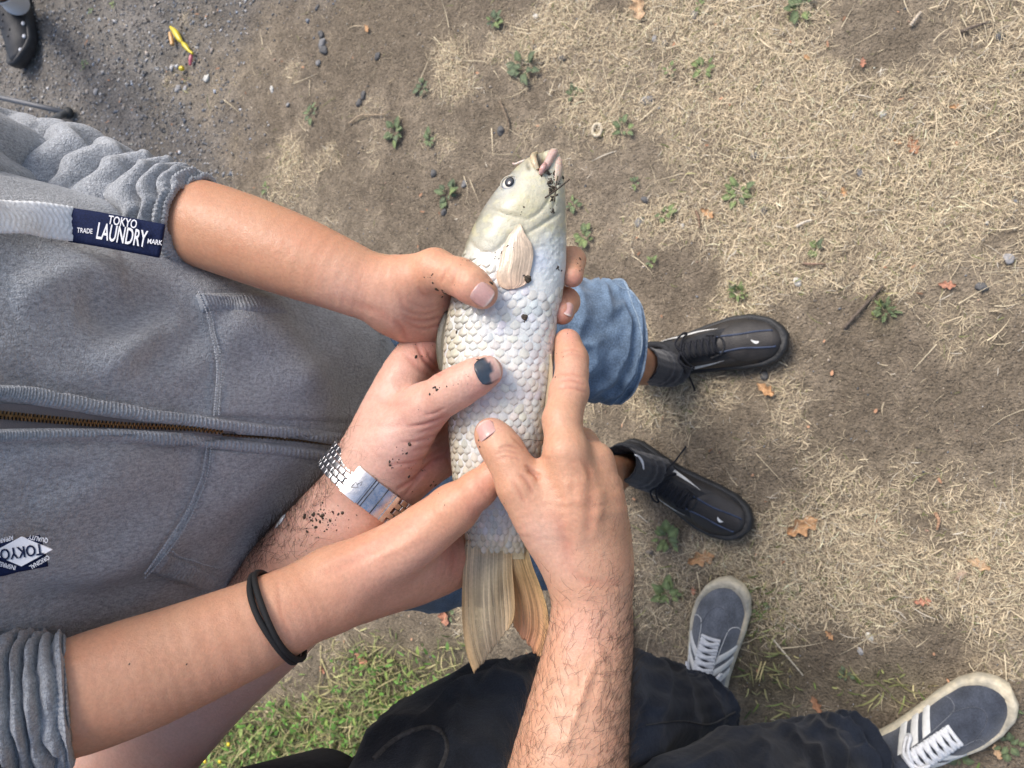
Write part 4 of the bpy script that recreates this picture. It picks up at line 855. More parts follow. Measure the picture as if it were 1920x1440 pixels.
stitches('stitching', TB, [(312, 1026), (352, 1046), (410, 1062)], 5.0, M['stitch'], pk2, r=.0007, ln=.75, lift=.0055)
# zip: two ribbed plackets, dark tape, brass teeth
strip_on('zip_tape', TB, [(-30, 782), (100, 786), (200, 795), (330, 803), (500, 818), (660, 836)], [26, 24, 17, 8, 4, 4], .0012, M['ziptape'], hood, n=120, m=7, edge=1)
strip_on('placket', TB, [(-30, 733), (60, 745), (180, 766), (300, 784), (420, 797), (540, 811), (680, 829)], [17, 17, 15, 13, 13, 13, 13], .0055, M['rib'], hood, n=520, m=9, rib=96, ribamp=.0006)
strip_on('placket', TB, [(-30, 818), (60, 816), (180, 815), (300, 821), (420, 833), (540, 846), (680, 862)], [15, 15, 14, 14, 13, 13, 13], .0055, M['rib'], hood, n=520, m=9, rib=96, ribamp=.0006)
zp = smooth_path([(-30, 776), (60, 784), (160, 793), (300, 801), (420, 811), (540, 823), (650, 834)], 400); Lz = np.concatenate([[0], np.cumsum(np.linalg.norm(np.diff(zp, axis=0), axis=1))]); parts = []
for i, s in enumerate(np.arange(0, Lz[-1], 3.6)):
    q = np.array([np.interp(s, Lz, zp[:, 0]), np.interp(s, Lz, zp[:, 1])]); P, Nn = ray(TB, *q); hw = np.interp(s, [0, 300, 680], [3.6, 2.8, 1.8]) * .5 / F
    t = unit(RT - (RT @ Nn) * Nn); b = np.cross(Nn, t); sg = 1 if i % 2 else -1; c = P + Nn * .0026 + b * sg * hw * .7
    bx = np.array([(x, y, z) for x in (-1, 1) for y in (-1, 1) for z in (-1, 1)], float) * np.array([.00045, hw * 1.2, .0007]); parts.append((c + bx[:, :1] * t + bx[:, 1:2] * b + bx[:, 2:] * Nn, [[0, 1, 3, 2], [4, 6, 7, 5], [0, 4, 5, 1], [2, 3, 7, 6], [0, 2, 6, 4], [1, 5, 7, 3]]))
v, f, _ = join(parts); tag(obj('zip_teeth', v, f, M['brass'], hood, smooth=False), kind='stuff')
# ---- sleeves
def sleeve(name, ctrl, nfold, seed, ref, cuff_at=.86, amp=.013):
    Q = smooth_path([np.append(p, r) for p, r in ctrl], 260)
    def dsp(s, ph):
        wob = (ring_noise(ph, s, .55, 5, seed, 2) - .5) * 1.1; ph_ = 2 * np.pi * (s * nfold + .30 * np.sin(ph + seed) * (1 + .4 * np.sin(s * 9)) + 1.7 * wob)
        fo = (1 - np.abs(np.sin(ph_ / 2))) ** 1.3 - .4; a = amp * sstep(.0, .35, s) * (1 - .55 * sstep(cuff_at - .12, cuff_at + .03, s)) * (.1 + 1.5 * np.clip(ring_noise(ph, s, .9, 6, seed + 3, 2) * 1.5 - .25, .15, 1.1))
        rib = .0005 * np.sin(ph * 70) * sstep(cuff_at - .03, cuff_at, s); roll = .0018 * (np.exp(-((s - cuff_at - .03) / .022) ** 2) + .8 * np.exp(-((s - .955) / .02) ** 2) - .7 * np.exp(-((s - .925) / .012) ** 2) - .5 * np.exp(-((s - cuff_at + .012) / .012) ** 2))
        return -fo * a * 1.25 + .014 * (ring_noise(ph, s, 1.2, 5, seed + 9, 2) - .5) * sstep(1, .8, s) + rib + roll
    V, Fc = loft(Q[:, :3], Q[:, 3], Q[:, 3], ref, 420, dsp, lip=.004, cap=False); o = obj(name, V, Fc, M['hoodie'], hood); return o, bvh_of(V, Fc)
sleeve('sleeve', [(shL + [0, .0, .03], .075), ((shL * .6 + elL * .4), .070), (U(40, 372, .640), .062), (U(140, 382, .617), .055), (U(220, 394, .602), .0455), (U(300, 407, .590), .0395), (U(346, 414, .583), .0365), (U(374, 419, .579), .0345)], 12, 3, (1, 0, 0), cuff_at=.90)
sleeve('sleeve', [(shR + [0, .0, .03], .075), ((shR * .5 + elR * .5), .064), (U(-70, 1372, .446), .060), (U(0, 1340, .453), .0475), (U(60, 1325, .459), .0425), (U(100, 1316, .463), .0395), (U(130, 1309, .467), .0375)], 11, 8, (1, 0, 0), cuff_at=.90, amp=.010)
# ---- drawstring and woven labels
def flat_band(name, pts, half, th, mat, parent, n=60, m=9, braid=False, nrm=None, sag=0):
    Q = smooth_path(pts, n); T, A, B = frames(Q, -FWD if nrm is None else nrm); Vs = []
    for sgn in (1, -1):
        for i in range(n):
            for j in range(m):
                v = j / (m - 1) * 2 - 1; br = (.0006 * math.sin(i * 1.45 + abs(v) * 13) * (.4 + .6 * abs(math.sin(v * 9))) if braid else 0) * sgn
                Vs.append(Q[i] + B[i] * v * half + A[i] * (sgn * th * (1 - .7 * v ** 4) + br - sag * v * v))
    g = grid_faces(n, m); g2 = grid_faces(n, m)[:, ::-1] + n * m
    idx = lambda i, j, s: s * n * m + i * m + j
    side = [[idx(i, 0, 0), idx(i + 1, 0, 0), idx(i + 1, 0, 1), idx(i, 0, 1)] for i in range(n - 1)] + [[idx(i, m - 1, 1), idx(i + 1, m - 1, 1), idx(i + 1, m - 1, 0), idx(i, m - 1, 0)] for i in range(n - 1)]
    side += [[idx(e, j, 0), idx(e, j + 1, 0), idx(e, j + 1, 1), idx(e, j, 1)] for e in (0, n - 1) for j in range(m - 1)]
    return obj(name, np.array(Vs), [list(q) for q in g] + [list(q) for q in g2] + side, mat, parent)
SLA = bvh_of(*[(np.array([v.co for v in o.data.vertices]), [p.vertices for p in o.data.polygons]) for o in bpy.data.objects if o.name == 'sleeve'][0])
def front_d(x, y, cap):
    ds = [w2c(q)[2] for q in (ray(TB, x, y)[0], ray(SLA, x, y)[0]) if q is not None]
    return min([cap] + [d - .006 for d in ds])
dl = min(front_d(x, y, .52) for x in (140, 180, 240, 300) for y in (405, 430, 460))
cord = flat_band('drawstring', [U(x, y, min(front_d(x, y + e, dl) for e in (-30, 0, 30))) for x, y in ((-260, 392), (-120, 396), (-50, 400), (0, 404), (70, 411))] + [U(140, 420, dl)], 33 * dl / F, .0012, M['cord'], hood, n=150, m=15, braid=True)
lab = flat_band('drawstring_label', [U(134, 422, dl - .001), U(180, 429, dl - .002), U(240, 440, dl - .001), U(304, 452, dl + .001)], 32 * dl / F, .0016, M['navy'], cord, n=40, m=11)
def text(body, pxc, pyc, d, size_px, ang, mat, parent, nrm=None, sx=1.0, shear=0, lift=.0, name='lettering'):
    cu = bpy.data.curves.new('t', 'FONT'); cu.body = body; cu.align_x = 'CENTER'; cu.align_y = 'CENTER'; cu.size = 1.0; cu.extrude = .012; cu.offset = .012; cu.resolution_u = 3; cu.shear = shear
    o = bpy.data.objects.new('t', cu); COL.objects.link(o); dg = bpy.context.evaluated_depsgraph_get(); me = bpy.data.meshes.new_from_object(o.evaluated_get(dg)); bpy.data.objects.remove(o); bpy.data.curves.remove(cu)
    s = size_px * d / F; a = R(ang); N = -FWD if nrm is None else unit(nrm); t = math.cos(a) * RT - math.sin(a) * UPV; t = unit(t - (t @ N) * N); b = np.cross(N, t); c = U(pxc, pyc, d) + N * lift
    co = np.array([v.co[:] for v in me.vertices]); V = c + co[:, :1] * s * sx * t + co[:, 1:2] * s * b + co[:, 2:] * s * N
    me.vertices.foreach_set('co', V.astype(np.float32).ravel()); me.update(); me.name = name; me.materials.clear(); return link(name, me, mat, parent)
tz_ = dl - .0040
text('TOKYO', 230, 417, tz_, 23, 10, M['thread_white'], lab, sx=.68); text('LAUNDRY', 228, 442, tz_ + .0004, 44, 10, M['thread_white'], lab, sx=.47)
text('TRADE', 159, 433, tz_, 13, 5, M['thread_white'], lab, sx=.72); text('MARK', 290, 454, tz_ + .0016, 13, 8, M['thread_white'], lab, sx=.8)
# sewn label on the hem side, upside down
c0, n0 = ray(TB, 45, 1030); d0 = w2c(c0)[2]; n0 = unit(n0 * .3 - FWD * .7); c0 = c0 + n0 * .014; d0 = w2c(c0)[2]
lab2 = flat_band('sewn_label', [c0 + (-110 * RT + -20 * -UPV) * d0 / F * 1.0, c0 + (-50 * RT + 8 * -UPV) * d0 / F, c0 + (0 * RT + 0 * -UPV) * d0 / F, c0 + (52 * RT - 10 * -UPV) * d0 / F], 31 * d0 / F, .0010, M['navy'], hood, n=30, m=9, nrm=n0)
dd = d0 - .0018
dv = np.array([C(40 + 58 * a, 1034 + 28 * b, dd) for a, b in ((-1, .12), (0, 1), (1, -.12), (0, -1))]); dv2 = np.vstack([c2w(dv), c2w(dv + [0, 0, .0008])])
obj('diamond_patch', dv2, [[0, 3, 2, 1], [4, 5, 6, 7], [0, 1, 5, 4], [1, 2, 6, 5], [2, 3, 7, 6], [3, 0, 4, 7]], M['thread_white'], lab2, smooth=False)
text('TOKYO', 40, 1034, dd - .0006, 30, 172, M['navy'], lab2, sx=.78)
for tx, x_, y_, an in (('QUALITY', 72, 1010, 192), ('APPAREL', 8, 1012, 165), ('ORIGINAL', 74, 1054, 150), ('INSPIRED', 12, 1060, 195)): text(tx, x_, y_, dd, 12, an, M['thread_white'], lab2, sx=.75)
# ---- denim shorts
def leg(name, ctrl, mat, parent, ref, seed, amp=.006, nfold=7, m=120, n=130, lip=.004, cap=False, creases=()):
    Q = smooth_path([np.append(p, r) for p, r in ctrl], n)
    def dsp(s, ph):
        wob = (ring_noise(ph, s, 1.0, 6, seed, 2) - .5) * 1.4; f = 1 - np.abs(np.sin(np.pi * (s * nfold + .5 * np.sin(ph * 1 + seed) + wob * 1.6)))
        return amp * (f - .4) * (.3 + ring_noise(ph, s, 1.0, 4, seed + 5, 2)) + amp * 1.8 * (ring_noise(ph, s, 1.3, 3, seed + 2, 3) - .5)
    V, Fc = loft(Q[:, :3], Q[:, 3], Q[:, 3], ref, m, dsp, lip=lip, cap=cap)
    if creases: V = surf_detail(V, quads(Fc), creases)
    return obj(name, V, Fc, mat, parent), V, Fc
V, Fc = loft([(-.04, .57, .86), (-.04, .57, .78), (-.04, .565, .71)], [.095, .1, .085], [.135, .15, .14], (0, -1, 0), 60)
shorts = obj('shorts', V, Fc, M['denim'], boy); shorts['label'] = 'faded blue denim knee-length shorts'
hemL, hemR = U(1150, 640, .985), U(1086, 975, .985)
lgL, VL, FLc = leg('leg', [((.045, .575, .77), .088), ((np.array([.045, .575, .77]) * .5 + hemL * .5), .084), (hemL * .85 + np.array([.045, .575, .77]) * .15, .077), (hemL, .0755)], M['denim'], shorts, (1, 0, 0), 4, amp=.008)
lgR, VRr, FRc = leg('leg', [((-.145, .555, .77), .098), ((np.array([-.15, .555, .77]) * .5 + hemR * .5), .096), (hemR * .85 + np.array([-.145, .555, .77]) * .15, .081), (hemR, .0765)], M['denim'], shorts, (1, 0, 0), 6, amp=.008)
for Vl, par in ((VL, lgL), (VRr, lgR)):
    rg = Vl[129 * 120:130 * 120]; v, f = tube(rg[::2], .0016, 6, (0, -1, .3), True); obj('hem', v, f, M['denim_edge'], par)
    rg = Vl[121 * 120:122 * 120]; cen = rg.mean(0); v, f = tube((cen + (rg - cen) * 1.004)[::2], .0009, 5, (0, -1, .3), True); obj('hem_stitch', v, f, M['denim_edge'], par)
# ---- man's jeans and shirt
V, Fc = loft([(-.52, .50, .98), (-.51, .49, .88), (-.50, .48, .80)], [.12, .13, .11], [.16, .175, .15], (0, -1, 0), 60)
jeans = obj('jeans', V, Fc, M['jeans'], man); jeans['label'] = 'black denim jeans'
J1, VJ1, FJ1 = leg('leg', [(Z(720, 1720, .90), .105), (Z(868, 1452, .74), .092), (Z(990, 1385, .62), .086), (Z(1120, 1338, .49), .080), (Z(1230, 1330, .30), .068), (Z(1296, 1336, .17), .060), (Z(1322, 1330, .115), .055)], M['jeans'], jeans, (1, 0, 0), 12, amp=.013, nfold=9, n=170,
                creases=[([(1200, 1270), (1280, 1300), (1370, 1300)], 14, 5), ([(1190, 1330), (1270, 1350), (1360, 1320)], 12, 5), ([(1220, 1240), (1300, 1265), (1380, 1280)], 10, 4), ([(800, 1330), (880, 1300), (980, 1290)], 18, 4)])
J2, VJ2, FJ2 = leg('leg', [(np.array([-.585, .43, .90]), .112), (np.array([-.575, .31, .70]), .096), (Z(1330, 1535, .48), .081), (Z(1460, 1468, .30), .070), (Z(1560, 1430, .17), .062), (Z(1612, 1416, .11), .058)], M['jeans'], jeans, (1, 0, 0), 17, amp=.013, nfold=9, n=170,
                creases=[([(1480, 1400), (1560, 1370), (1640, 1400)], 12, 5), ([(1560, 1440), (1600, 1390), (1660, 1380)], 10, 4)])
JB = bvh_of(VJ1, FJ1)
strip_on('pocket_edge', JB, [(700, 1425), (735, 1392), (770, 1372), (805, 1364), (830, 1376), (839, 1402), (829, 1436), (812, 1462)], 4, .0025, M['jean_seam'], jeans, n=60, m=7)
strip_on('seam', JB, [(1210, 1360), (1275, 1352), (1330, 1358), (1378, 1335)], 2, .0018, M['jean_seam'], J1, n=40, m=5)
Q = smooth_path([(-.51, .50, .875, .16), (-.52, .54, 1.0, .158), (-.54, .60, 1.2, .165), (-.54, .62, 1.36, .15), (-.54, .62, 1.45, .07)], 60)
V, Fc = loft(Q[:, :3], Q[:, 3] * .85, Q[:, 3], (0, -1, 0), 90, lambda s, ph: .02 * (fbm(ph * 2, s * 5, 3, 3) - .5)); tee = obj('shirt', V, Fc, M['tee'], man); tee['label'] = 'black short-sleeved shirt'
for a, b in (((-.44, .74, 1.37), elB), ((-.62, .46, 1.37), elD)):
    a = np.array(a); V, Fc = loft(np.linspace(a, a * .45 + b * .55, 30), np.linspace(.085, .075, 30), np.linspace(.085, .075, 30), (0, -1, 0), 50, lambda s, ph: .01 * (fbm(ph * 2, s * 4, 8, 2) - .5), lip=.003, cap=False); obj('sleeve', V, Fc, M['tee'], tee)
# ================================================================== shoes and socks
M['suede'] = material('blue_grey_suede', (.120, .130, .148), .92, noises=[(40, .7, 1.35), (400, .75, 1.25)], bumps=[('noise', 900, .0006)], sheen=.35, spec=.2)
M['suede_dark'] = material('navy_suede', (.052, .060, .078), .92, noises=[(40, .7, 1.35), (400, .75, 1.25)], bumps=[('noise', 900, .0006)], sheen=.35, spec=.2)
M['cream'] = material('yellowed_rubber', (.66, .62, .51), .6, noises=[(25, .62, 1.1, (1, .93, .8)), (120, .75, 1.08)], bumps=[('noise', 300, .0008)])
M['white_leather'] = material('white_leather', (.72, .72, .69), .55, noises=[(80, .8, 1.05)], bumps=[('noise', 500, .0004)])
M['lace_white'] = material('white_lace', (.72, .73, .74), .9, noises=[(200, .8, 1.05)], bumps=[('noise', 900, .0008)])
M['leather'] = material('black_leather', (.024, .021, .019), .5, noises=[(30, .7, 1.5)], bumps=[('noise', 400, .0006)], rough_noise=(60, .42, .65))
M['mesh_black'] = material('black_mesh', (.014, .015, .018), .8, bumps=[('voronoi', 500, .001)], noises=[(60, .7, 1.5)])
M['rubber'] = material('black_rubber', (.016, .017, .018), .6, noises=[(40, .6, 1.6)], bumps=[('noise', 200, .001)])
M['navy_trim'] = material('navy_trim', (.03, .045, .085), .6, noises=[(100, .7, 1.3)])
M['lace_black'] = material('black_lace', (.008, .009, .014), .9, bumps=[('noise', 900, .0008)])
M['foam'] = material('black_foam', (.017, .019, .023), .55, noises=[(50, .7, 1.5, (1.1, 1.05, 1))], bumps=[('noise', 250, .0006)])
SW = ([0, .03, .1, .25, .4, .55, .7, .82, .92, .975, 1], [.003, .022, .031, .033, .035, .041, .0465, .0455, .036, .020, .002])
SH = ([0, .05, .2, .32, .42, .55, .7, .85, .94, 1], [.072, .082, .076, .086, .085, .071, .057, .049, .042, .024])
class Shoe:
    def __init__(self, name, heel, toe, parent, mats, curve, wide=1.0, tall=1.0, label=None):
        self.h = np.array([heel[0], heel[1], 0.0]); v = np.array([toe[0] - heel[0], toe[1] - heel[1], 0.0]); self.L = np.linalg.norm(v); self.X = v / self.L; self.Y = np.array([-self.X[1], self.X[0], 0]); self.k = self.L / .30; self.wide = wide * self.k; self.tall = tall * self.k; self.cv = curve; self.zs = .022 * self.k
        n, m = 70, 33; t = np.linspace(0, 1, n); al = np.linspace(0, np.pi, m); V = np.array([[self.up(a, b) for b in al] for a in t]).reshape(-1, 3)
        self.o = obj(name, V, [list(q)[::-1] for q in grid_faces(n, m)], mats['upper'], parent); self.bvh = None
        if label: self.o['label'] = label
        # sole
        ts = np.concatenate([np.linspace(0, 1, 46), np.linspace(1, 0, 46)[1:-1]]); sg = np.concatenate([np.ones(46), -np.ones(44)]); rows = []
        for z, ex in ((.0, -.004), (.003, .002), (.012, .0038), (.022, .0038), (.028, .0015), (.030, -.003), (.022, -.016)):
            ring = []
            for a, s in zip(ts, sg):
                w = self.w(a); bump = 1 + 0 * a; zz = z * self.tall * (1 + mats.get('toe', 0) * sstep(.78, 1.0, a)); spring = .008 * sstep(.75, 1, a) ** 2
                c = self.c(a); e = ex * self.k; q = self.h + self.X * (a * self.L * 1.0 + (1 if a > .5 else -1) * e * (abs(2 * a - 1) ** 6)) + self.Y * (c + s * (w + e)); q = q + np.array([0, 0, zz + spring]); ring.append(q)
            rows.append(np.array(ring))
        m2 = len(ts); V = np.vstack(rows); Fc = [list(q) for q in grid_faces(len(rows), m2, True)] + [list(range(m2))[::-1]]
        obj('sole', V, Fc, mats['sole'], self.o)
    def w(self, t): return np.interp(t, *SW) * self.wide
    def c(self, t): return self.cv * self.k * .008 * np.sin(np.pi * np.clip(t, 0, 1)) - self.cv * .004 * self.k * sstep(.7, 1, t)
    def up(self, t, al, lift=0.0):
        w = self.w(t); h = np.interp(t, *SH) * self.tall; c, s = math.cos(al), math.sin(al); col = sstep(.40, .28, t); ey = .86 - .1 * col
        y = w * np.sign(c) * abs(c) ** ey * (1 - .18 * s * (1 - col) - .1 * s * col); z = self.zs * .7 + (h - self.zs * .7) * abs(s) ** (.85 - .3 * col)
        P = self.h + self.X * t * self.L + self.Y * (self.c(t) + y) + np.array([0, 0, z + .008 * sstep(.8, 1, t) ** 2 * .3])
        if lift:
            nrm = unit(self.Y * c * .9 + np.array([0, 0, 1]) * (s + .15)); P = P + nrm * lift
        return P
    def patch(self, name, tf, a0, a1, n, m, lift, mat, parent=None, th=.0012):
        """tf(v)->(t0,t1) along the shoe for v across alpha a0..a1"""
        V = []
        for j in range(m):
            v = j / (m - 1); al = a0 + (a1 - a0) * v; t0, t1 = tf(v)
            for i in range(n):
                u = i / (n - 1); V.append(self.up(t0 + (t1 - t0) * u, al, lift * (1 if 0 < i < n - 1 and 0 < j < m - 1 else .2)))
        return obj(name, np.array(V), [list(q) for q in grid_faces(m, n)], mat, parent or self.o)
    def line(self, name, pts, r, mat, lift=.001, n=30, m=7, parent=None, rr=None):
        Q = smooth_path(pts, n); P = [self.up(a, b, lift + (c if len(pts[0]) > 2 else 0)) for a, b, c in (list(q) + [0])[:3] and [tuple(q) if len(q) == 3 else (q[0], q[1], 0) for q in Q]] if False else [self.up(q[0], q[1], lift + (q[2] if len(q) > 2 else 0)) for q in Q]
        v, f = tube(P, r if rr is None else rr, m, (0, 0, 1.0)); return obj(name, v, f, mat, parent or self.o)
    def collar(self, mat, r=.0075):
        P = []
        for a in np.linspace(0, 2 * np.pi, 36, endpoint=False):
            t = .17 + .155 * math.cos(a); y = .031 * self.k * math.sin(a); P.append(self.h + self.X * t * self.L + self.Y * (self.c(t) + y) + np.array([0, 0, (.080 + .008 * math.cos(a) ** 2 - .006 * abs(math.sin(a))) * self.tall]))
        v, f = tube(P, r * self.k, 9, (0, 0, 1), True); return obj('collar', v, f, mat, self.o)
# ---- striped suede trainers
def striped(heel, toe, curve, label, dark):
    su = M['suede_dark'] if dark else M['suede']
    s = Shoe('shoe', heel, toe, man, dict(upper=su, sole=M['cream'], toe=.34), curve, .98, 1.0, label)
    for sd in (1, -1):
        for k in range(3):
            t0 = .37 + .075 * k
            al0, al1 = (.10, 1.08) if sd == 1 else (math.pi - .10, math.pi - 1.08)
            s.patch('stripe', lambda v, t0=t0: (t0 + .07 * (1 - v), t0 + .048 + .07 * (1 - v)), al0, al1, 6, 14, .0024, M['white_leather'])
        al = [1.10, 1.05, .95, .6, .25] if sd == 1 else [math.pi - q for q in (1.10, 1.05, .95, .6, .25)]
        s.line('seam', list(zip([.50, .62, .72, .74, .72], al)), .0007 * s.k, M['white_leather'] if not dark else M['suede'], .0002)
    s.line('seam', [(.70, .95), (.80, 1.2), (.84, 1.57), (.80, 1.94), (.70, 2.19)], .0008 * s.k, su, .0004)
    tg = s.patch('tongue', lambda v: (.30, .62), 1.22, 1.92, 14, 8, .003, su)
    for i in range(7):
        t0 = .40 + .036 * i; wv = .42 - .012 * i
        for a, b in (((t0, 1.57 - wv), (t0 + .022, 1.57 + wv)), ((t0 + .022, 1.57 - wv), (t0, 1.57 + wv))):
            pts = [(a[0], a[1], -.001), (a[0] * .5 + b[0] * .5, 1.57, .003 + .001 * (a[1] < 1.5 and a[0] < b[0])), (b[0], b[1], -.001)]
            s.line('lace', pts, .0038 * s.k, M['lace_white'], .0045, n=14)
    s.line('lace', [(.655, 1.57 - .36, .0), (.655, 1.57, .001), (.655, 1.57 + .36, .0)], .0034 * s.k, M['lace_white'], .004, n=14)
    r_ = random.Random(5)
    for a in (.9, -.9, .3):
        s.line('lace', [(.42, 1.57, .005), (.44, 1.57 + a * .5, .012), (.48, 1.57 + a * .8, .010), (.46, 1.57 + a * .95, .004), (.41, 1.57 + a * .5, .007), (.41, 1.57, .006)], .0027 * s.k, M['lace_white'], .002, n=26)
    s.collar(su, .008)
    return s
sh1 = striped(G(1318, 1372), G(1374, 1078), 1, 'grey-blue suede trainer with three white stripes, toe pointing away from the jeans', False)
sh2 = striped(G(1580, 1442), G(1893, 1283), -1, 'darker navy suede trainer with three white stripes at the picture corner', True)
# ---- black trainers
def black_shoe(heel, toe, curve, label, tie):
    s = Shoe('shoe', heel, toe, boy, dict(upper=M['mesh_black'], sole=M['rubber'], toe=.1), curve, 1.03, 1.0, label)
    s.patch('toe_panel', lambda v: (.70 - .10 * (1 - abs(2 * v - 1)), .965 - .07 * abs(2 * v - 1) ** 2), .45, math.pi - .45, 16, 20, .0016, M['leather'])
    for q in ((.42, .62), (math.pi - .62, math.pi - .42)):
        s.patch('side_panel', lambda v: (.34, .80), q[0] - .2, q[1] + .2, 20, 6, .0012, M['leather'])
    for dy in (-.17, .17): s.line('trim', [(.60, 1.57 + dy * 2.0), (.75, 1.57 + dy * 1.6), (.93, 1.57 + dy * 2.6)], .0018 * s.k, M['navy_trim'], .0018)
    s.line('trim', [(.55, 1.0), (.62, 1.2), (.645, 1.57), (.62, 1.94), (.55, 2.14)], .0022 * s.k, M['mesh_black'], .002)
    for sd in (1, -1):                                             # white swoosh-shaped mark on each side
        f = (lambda a: a) if sd == 1 else (lambda a: math.pi - a); V = []; n = 26
        for i in range(n):
            u = i / (n - 1); t = .26 + .36 * u; mid = .30 + .62 * (1 - u) ** 2 * .15 + .50 * u ** 1.5; hw = .24 * math.sin(math.pi * min(1, (u * .9 + .1))) ** .8 * (1 - u) ** .7 + .012
            for e in (-1, 0, 1): V.append(s.up(t, f(mid + e * hw * .6), .0022))
        obj('side_mark', np.array(V), [list(q) for q in grid_faces(n, 3)], M['white_leather'], s.o)
    V = []; n = 10
    for i in range(n):
        u = i / (n - 1); t = .80 + .045 * u; mid = 1.57 + .10 * math.sin(u * 2.4) ; hw = .05 * math.sin(math.pi * u) ** .7 + .004
        for e in (-1, 1): V.append(s.up(t, mid + e * hw, .0026))
    obj('toe_mark', np.array(V), [list(q) for q in grid_faces(n, 2)], M['white_leather'], s.o)
    s.patch('tongue', lambda v: (.27, .60), 1.15, 1.99, 14, 8, .004, M['mesh_black']); s.patch('tongue_label', lambda v: (.29, .335), 1.35, 1.75, 4, 5, .0062, M['white_leather'])
    for i in range(6):
        t0 = .40 + .036 * i; wv = .44 - .012 * i
        for a, b in (((t0, 1.57 - wv), (t0 + .025, 1.57 + wv)), ((t0 + .025, 1.57 - wv), (t0, 1.57 + wv))): s.line('lace', [(a[0], a[1], -.001), ((a[0] + b[0]) / 2, 1.57, .003), (b[0], b[1], -.001)], .0022 * s.k, M['lace_black'], .004, n=12)
    for a in (1, -1): s.line('lace', [(.40, 1.57, .006), (.38, 1.57 + a * .35, .014), (.42, 1.57 + a * .75, .013), (.44, 1.57 + a * .9, .006), (.42, 1.57 + a * .6, .006), (.40, 1.57, .008)], .0020 * s.k, M['lace_black'], .002, n=28)
    P0 = s.up(.39, 1.57, .01); e = tie; pts = smooth_path([P0, s.up(.38, 1.57 + e * .9, .012), s.up(.37, 1.57 + e * 1.5, .012), s.up(.36, 1.57 + e * 1.6, .02) + s.Y * -e * .02 - np.array([0, 0, .03])], 20); v, f = tube(pts, .0018, 6, (0, 0, 1)); obj('lace', v, f, M['lace_black'], s.o)
    s.collar(M['mesh_black'], .006); return s
bs1 = black_shoe(G(1192, 694), G(1480, 630), 1, 'black leather trainer further up, beside the bright denim leg', 1)
bs2 = black_shoe(G(1172, 836), G(1408, 992), -1, 'black leather trainer lower down, toe pointing to the fallen oak leaf', -1)
def sock(pts, mat, par, r, name='sock'):
    Q = smooth_path([np.append(p, q) for p, q in zip(pts, r)], 40); V, Fc = loft(Q[:, :3], Q[:, 3], Q[:, 3] * .92, (0, -1, 0), 60, lambda s, ph: .0006 * np.sin(ph * 44) + .0018 * np.sin(s * 26 + np.sin(ph)) * sstep(.8, .3, s), lip=.002, cap=False); return obj(name, V, Fc, mat, par), bvh_of(V, Fc)
s1, sb1 = sock([Z(1262, 690, .035), Z(1240, 690, .085), Z(1222, 688, .12), Z(1200, 682, .165)], M['sock'], boy, [.035, .034, .033, .034])
s2, sb2 = sock([Z(1232, 892, .035), Z(1208, 884, .085), Z(1188, 878, .125), Z(1160, 868, .18)], M['sock'], boy, [.035, .034, .033, .034])
for bv, poly, o in ((sb2, [(1186, 852), (1196, 856), (1203, 866), (1206, 880)], s2), (sb1, [(1233, 654), (1238, 660), (1240, 668)], s1)):
    try: strip_on('sock_mark', bv, poly, [.8, 1.6, 2.4, .8], .0012, M['sock_white'], o, n=16, m=4, edge=1)
    except Exception: pass
# ---- passer-by at the top left corner: black clog, white sock, bare leg
kid = thing('person', G(30, -40), 'bare leg in white sock and black clog at the top left corner', 'person')
hl, tl = G(28, -52), G(57, 128)
cl = Shoe('clog', hl, tl, kid, dict(upper=M['foam'], sole=M['foam'], toe=.3), 1, 1.14, 1.05, 'black foam clog with holes and white studs')
for i in range(9):
    t = .58 + .045 * (i % 6) + .02 * (i // 6); al = 1.3 + .22 * (i % 3) + .1 * (i // 6) + (.35 if i > 4 else 0); P = cl.up(t, al, .0004); v, f = sphere(P, .0042, 10, 5, (1, 1, .35)); obj('hole', v, f, M['rubber'], cl.o)
for t, al in ((.56, .42), (.68, .40), (.80, .48), (.91, .75)):
    P = cl.up(t, al, .0012); v, f = sphere(P, .0062, 10, 7, (1, 1, .7)); obj('stud', v, f, M['sock_white'], cl.o)
for q in (0.35, math.pi - .35): cl.line('strap', [(.02, 1.57), (.12, q + (.3 if q < 1 else -.3)), (.40, q + (.2 if q < 1 else -.2))], .006, M['foam'], .002)
ak = Z(28, -20, .06)
Q = [Z(30, 6, .055), Z(20, -6, .09), Z(8, -14, .13), Z(-4, -20, .17)]
v, f = loft(smooth_path(Q, 20), .036, .034, (0, -1, 0), 40, lambda s, ph: .0005 * np.sin(ph * 40), lip=.002, cap=False); obj('sock', v, f, M['sock_white'], kid)
lg = [(w2c(p), r) for p, r in ((Z(10, -14, .11), .030), (Z(-20, -26, .20), .034), (Z(-90, -50, .36), .05), (Z(-140, -60, .50), .05))]
VK, FK = sculpt([(lg, 1.0)], [], .004, .02); obj('body', c2w(VK), FK, M['skin'], kid, cols=np.tile([.50, .30, .21], (len(VK), 1)))
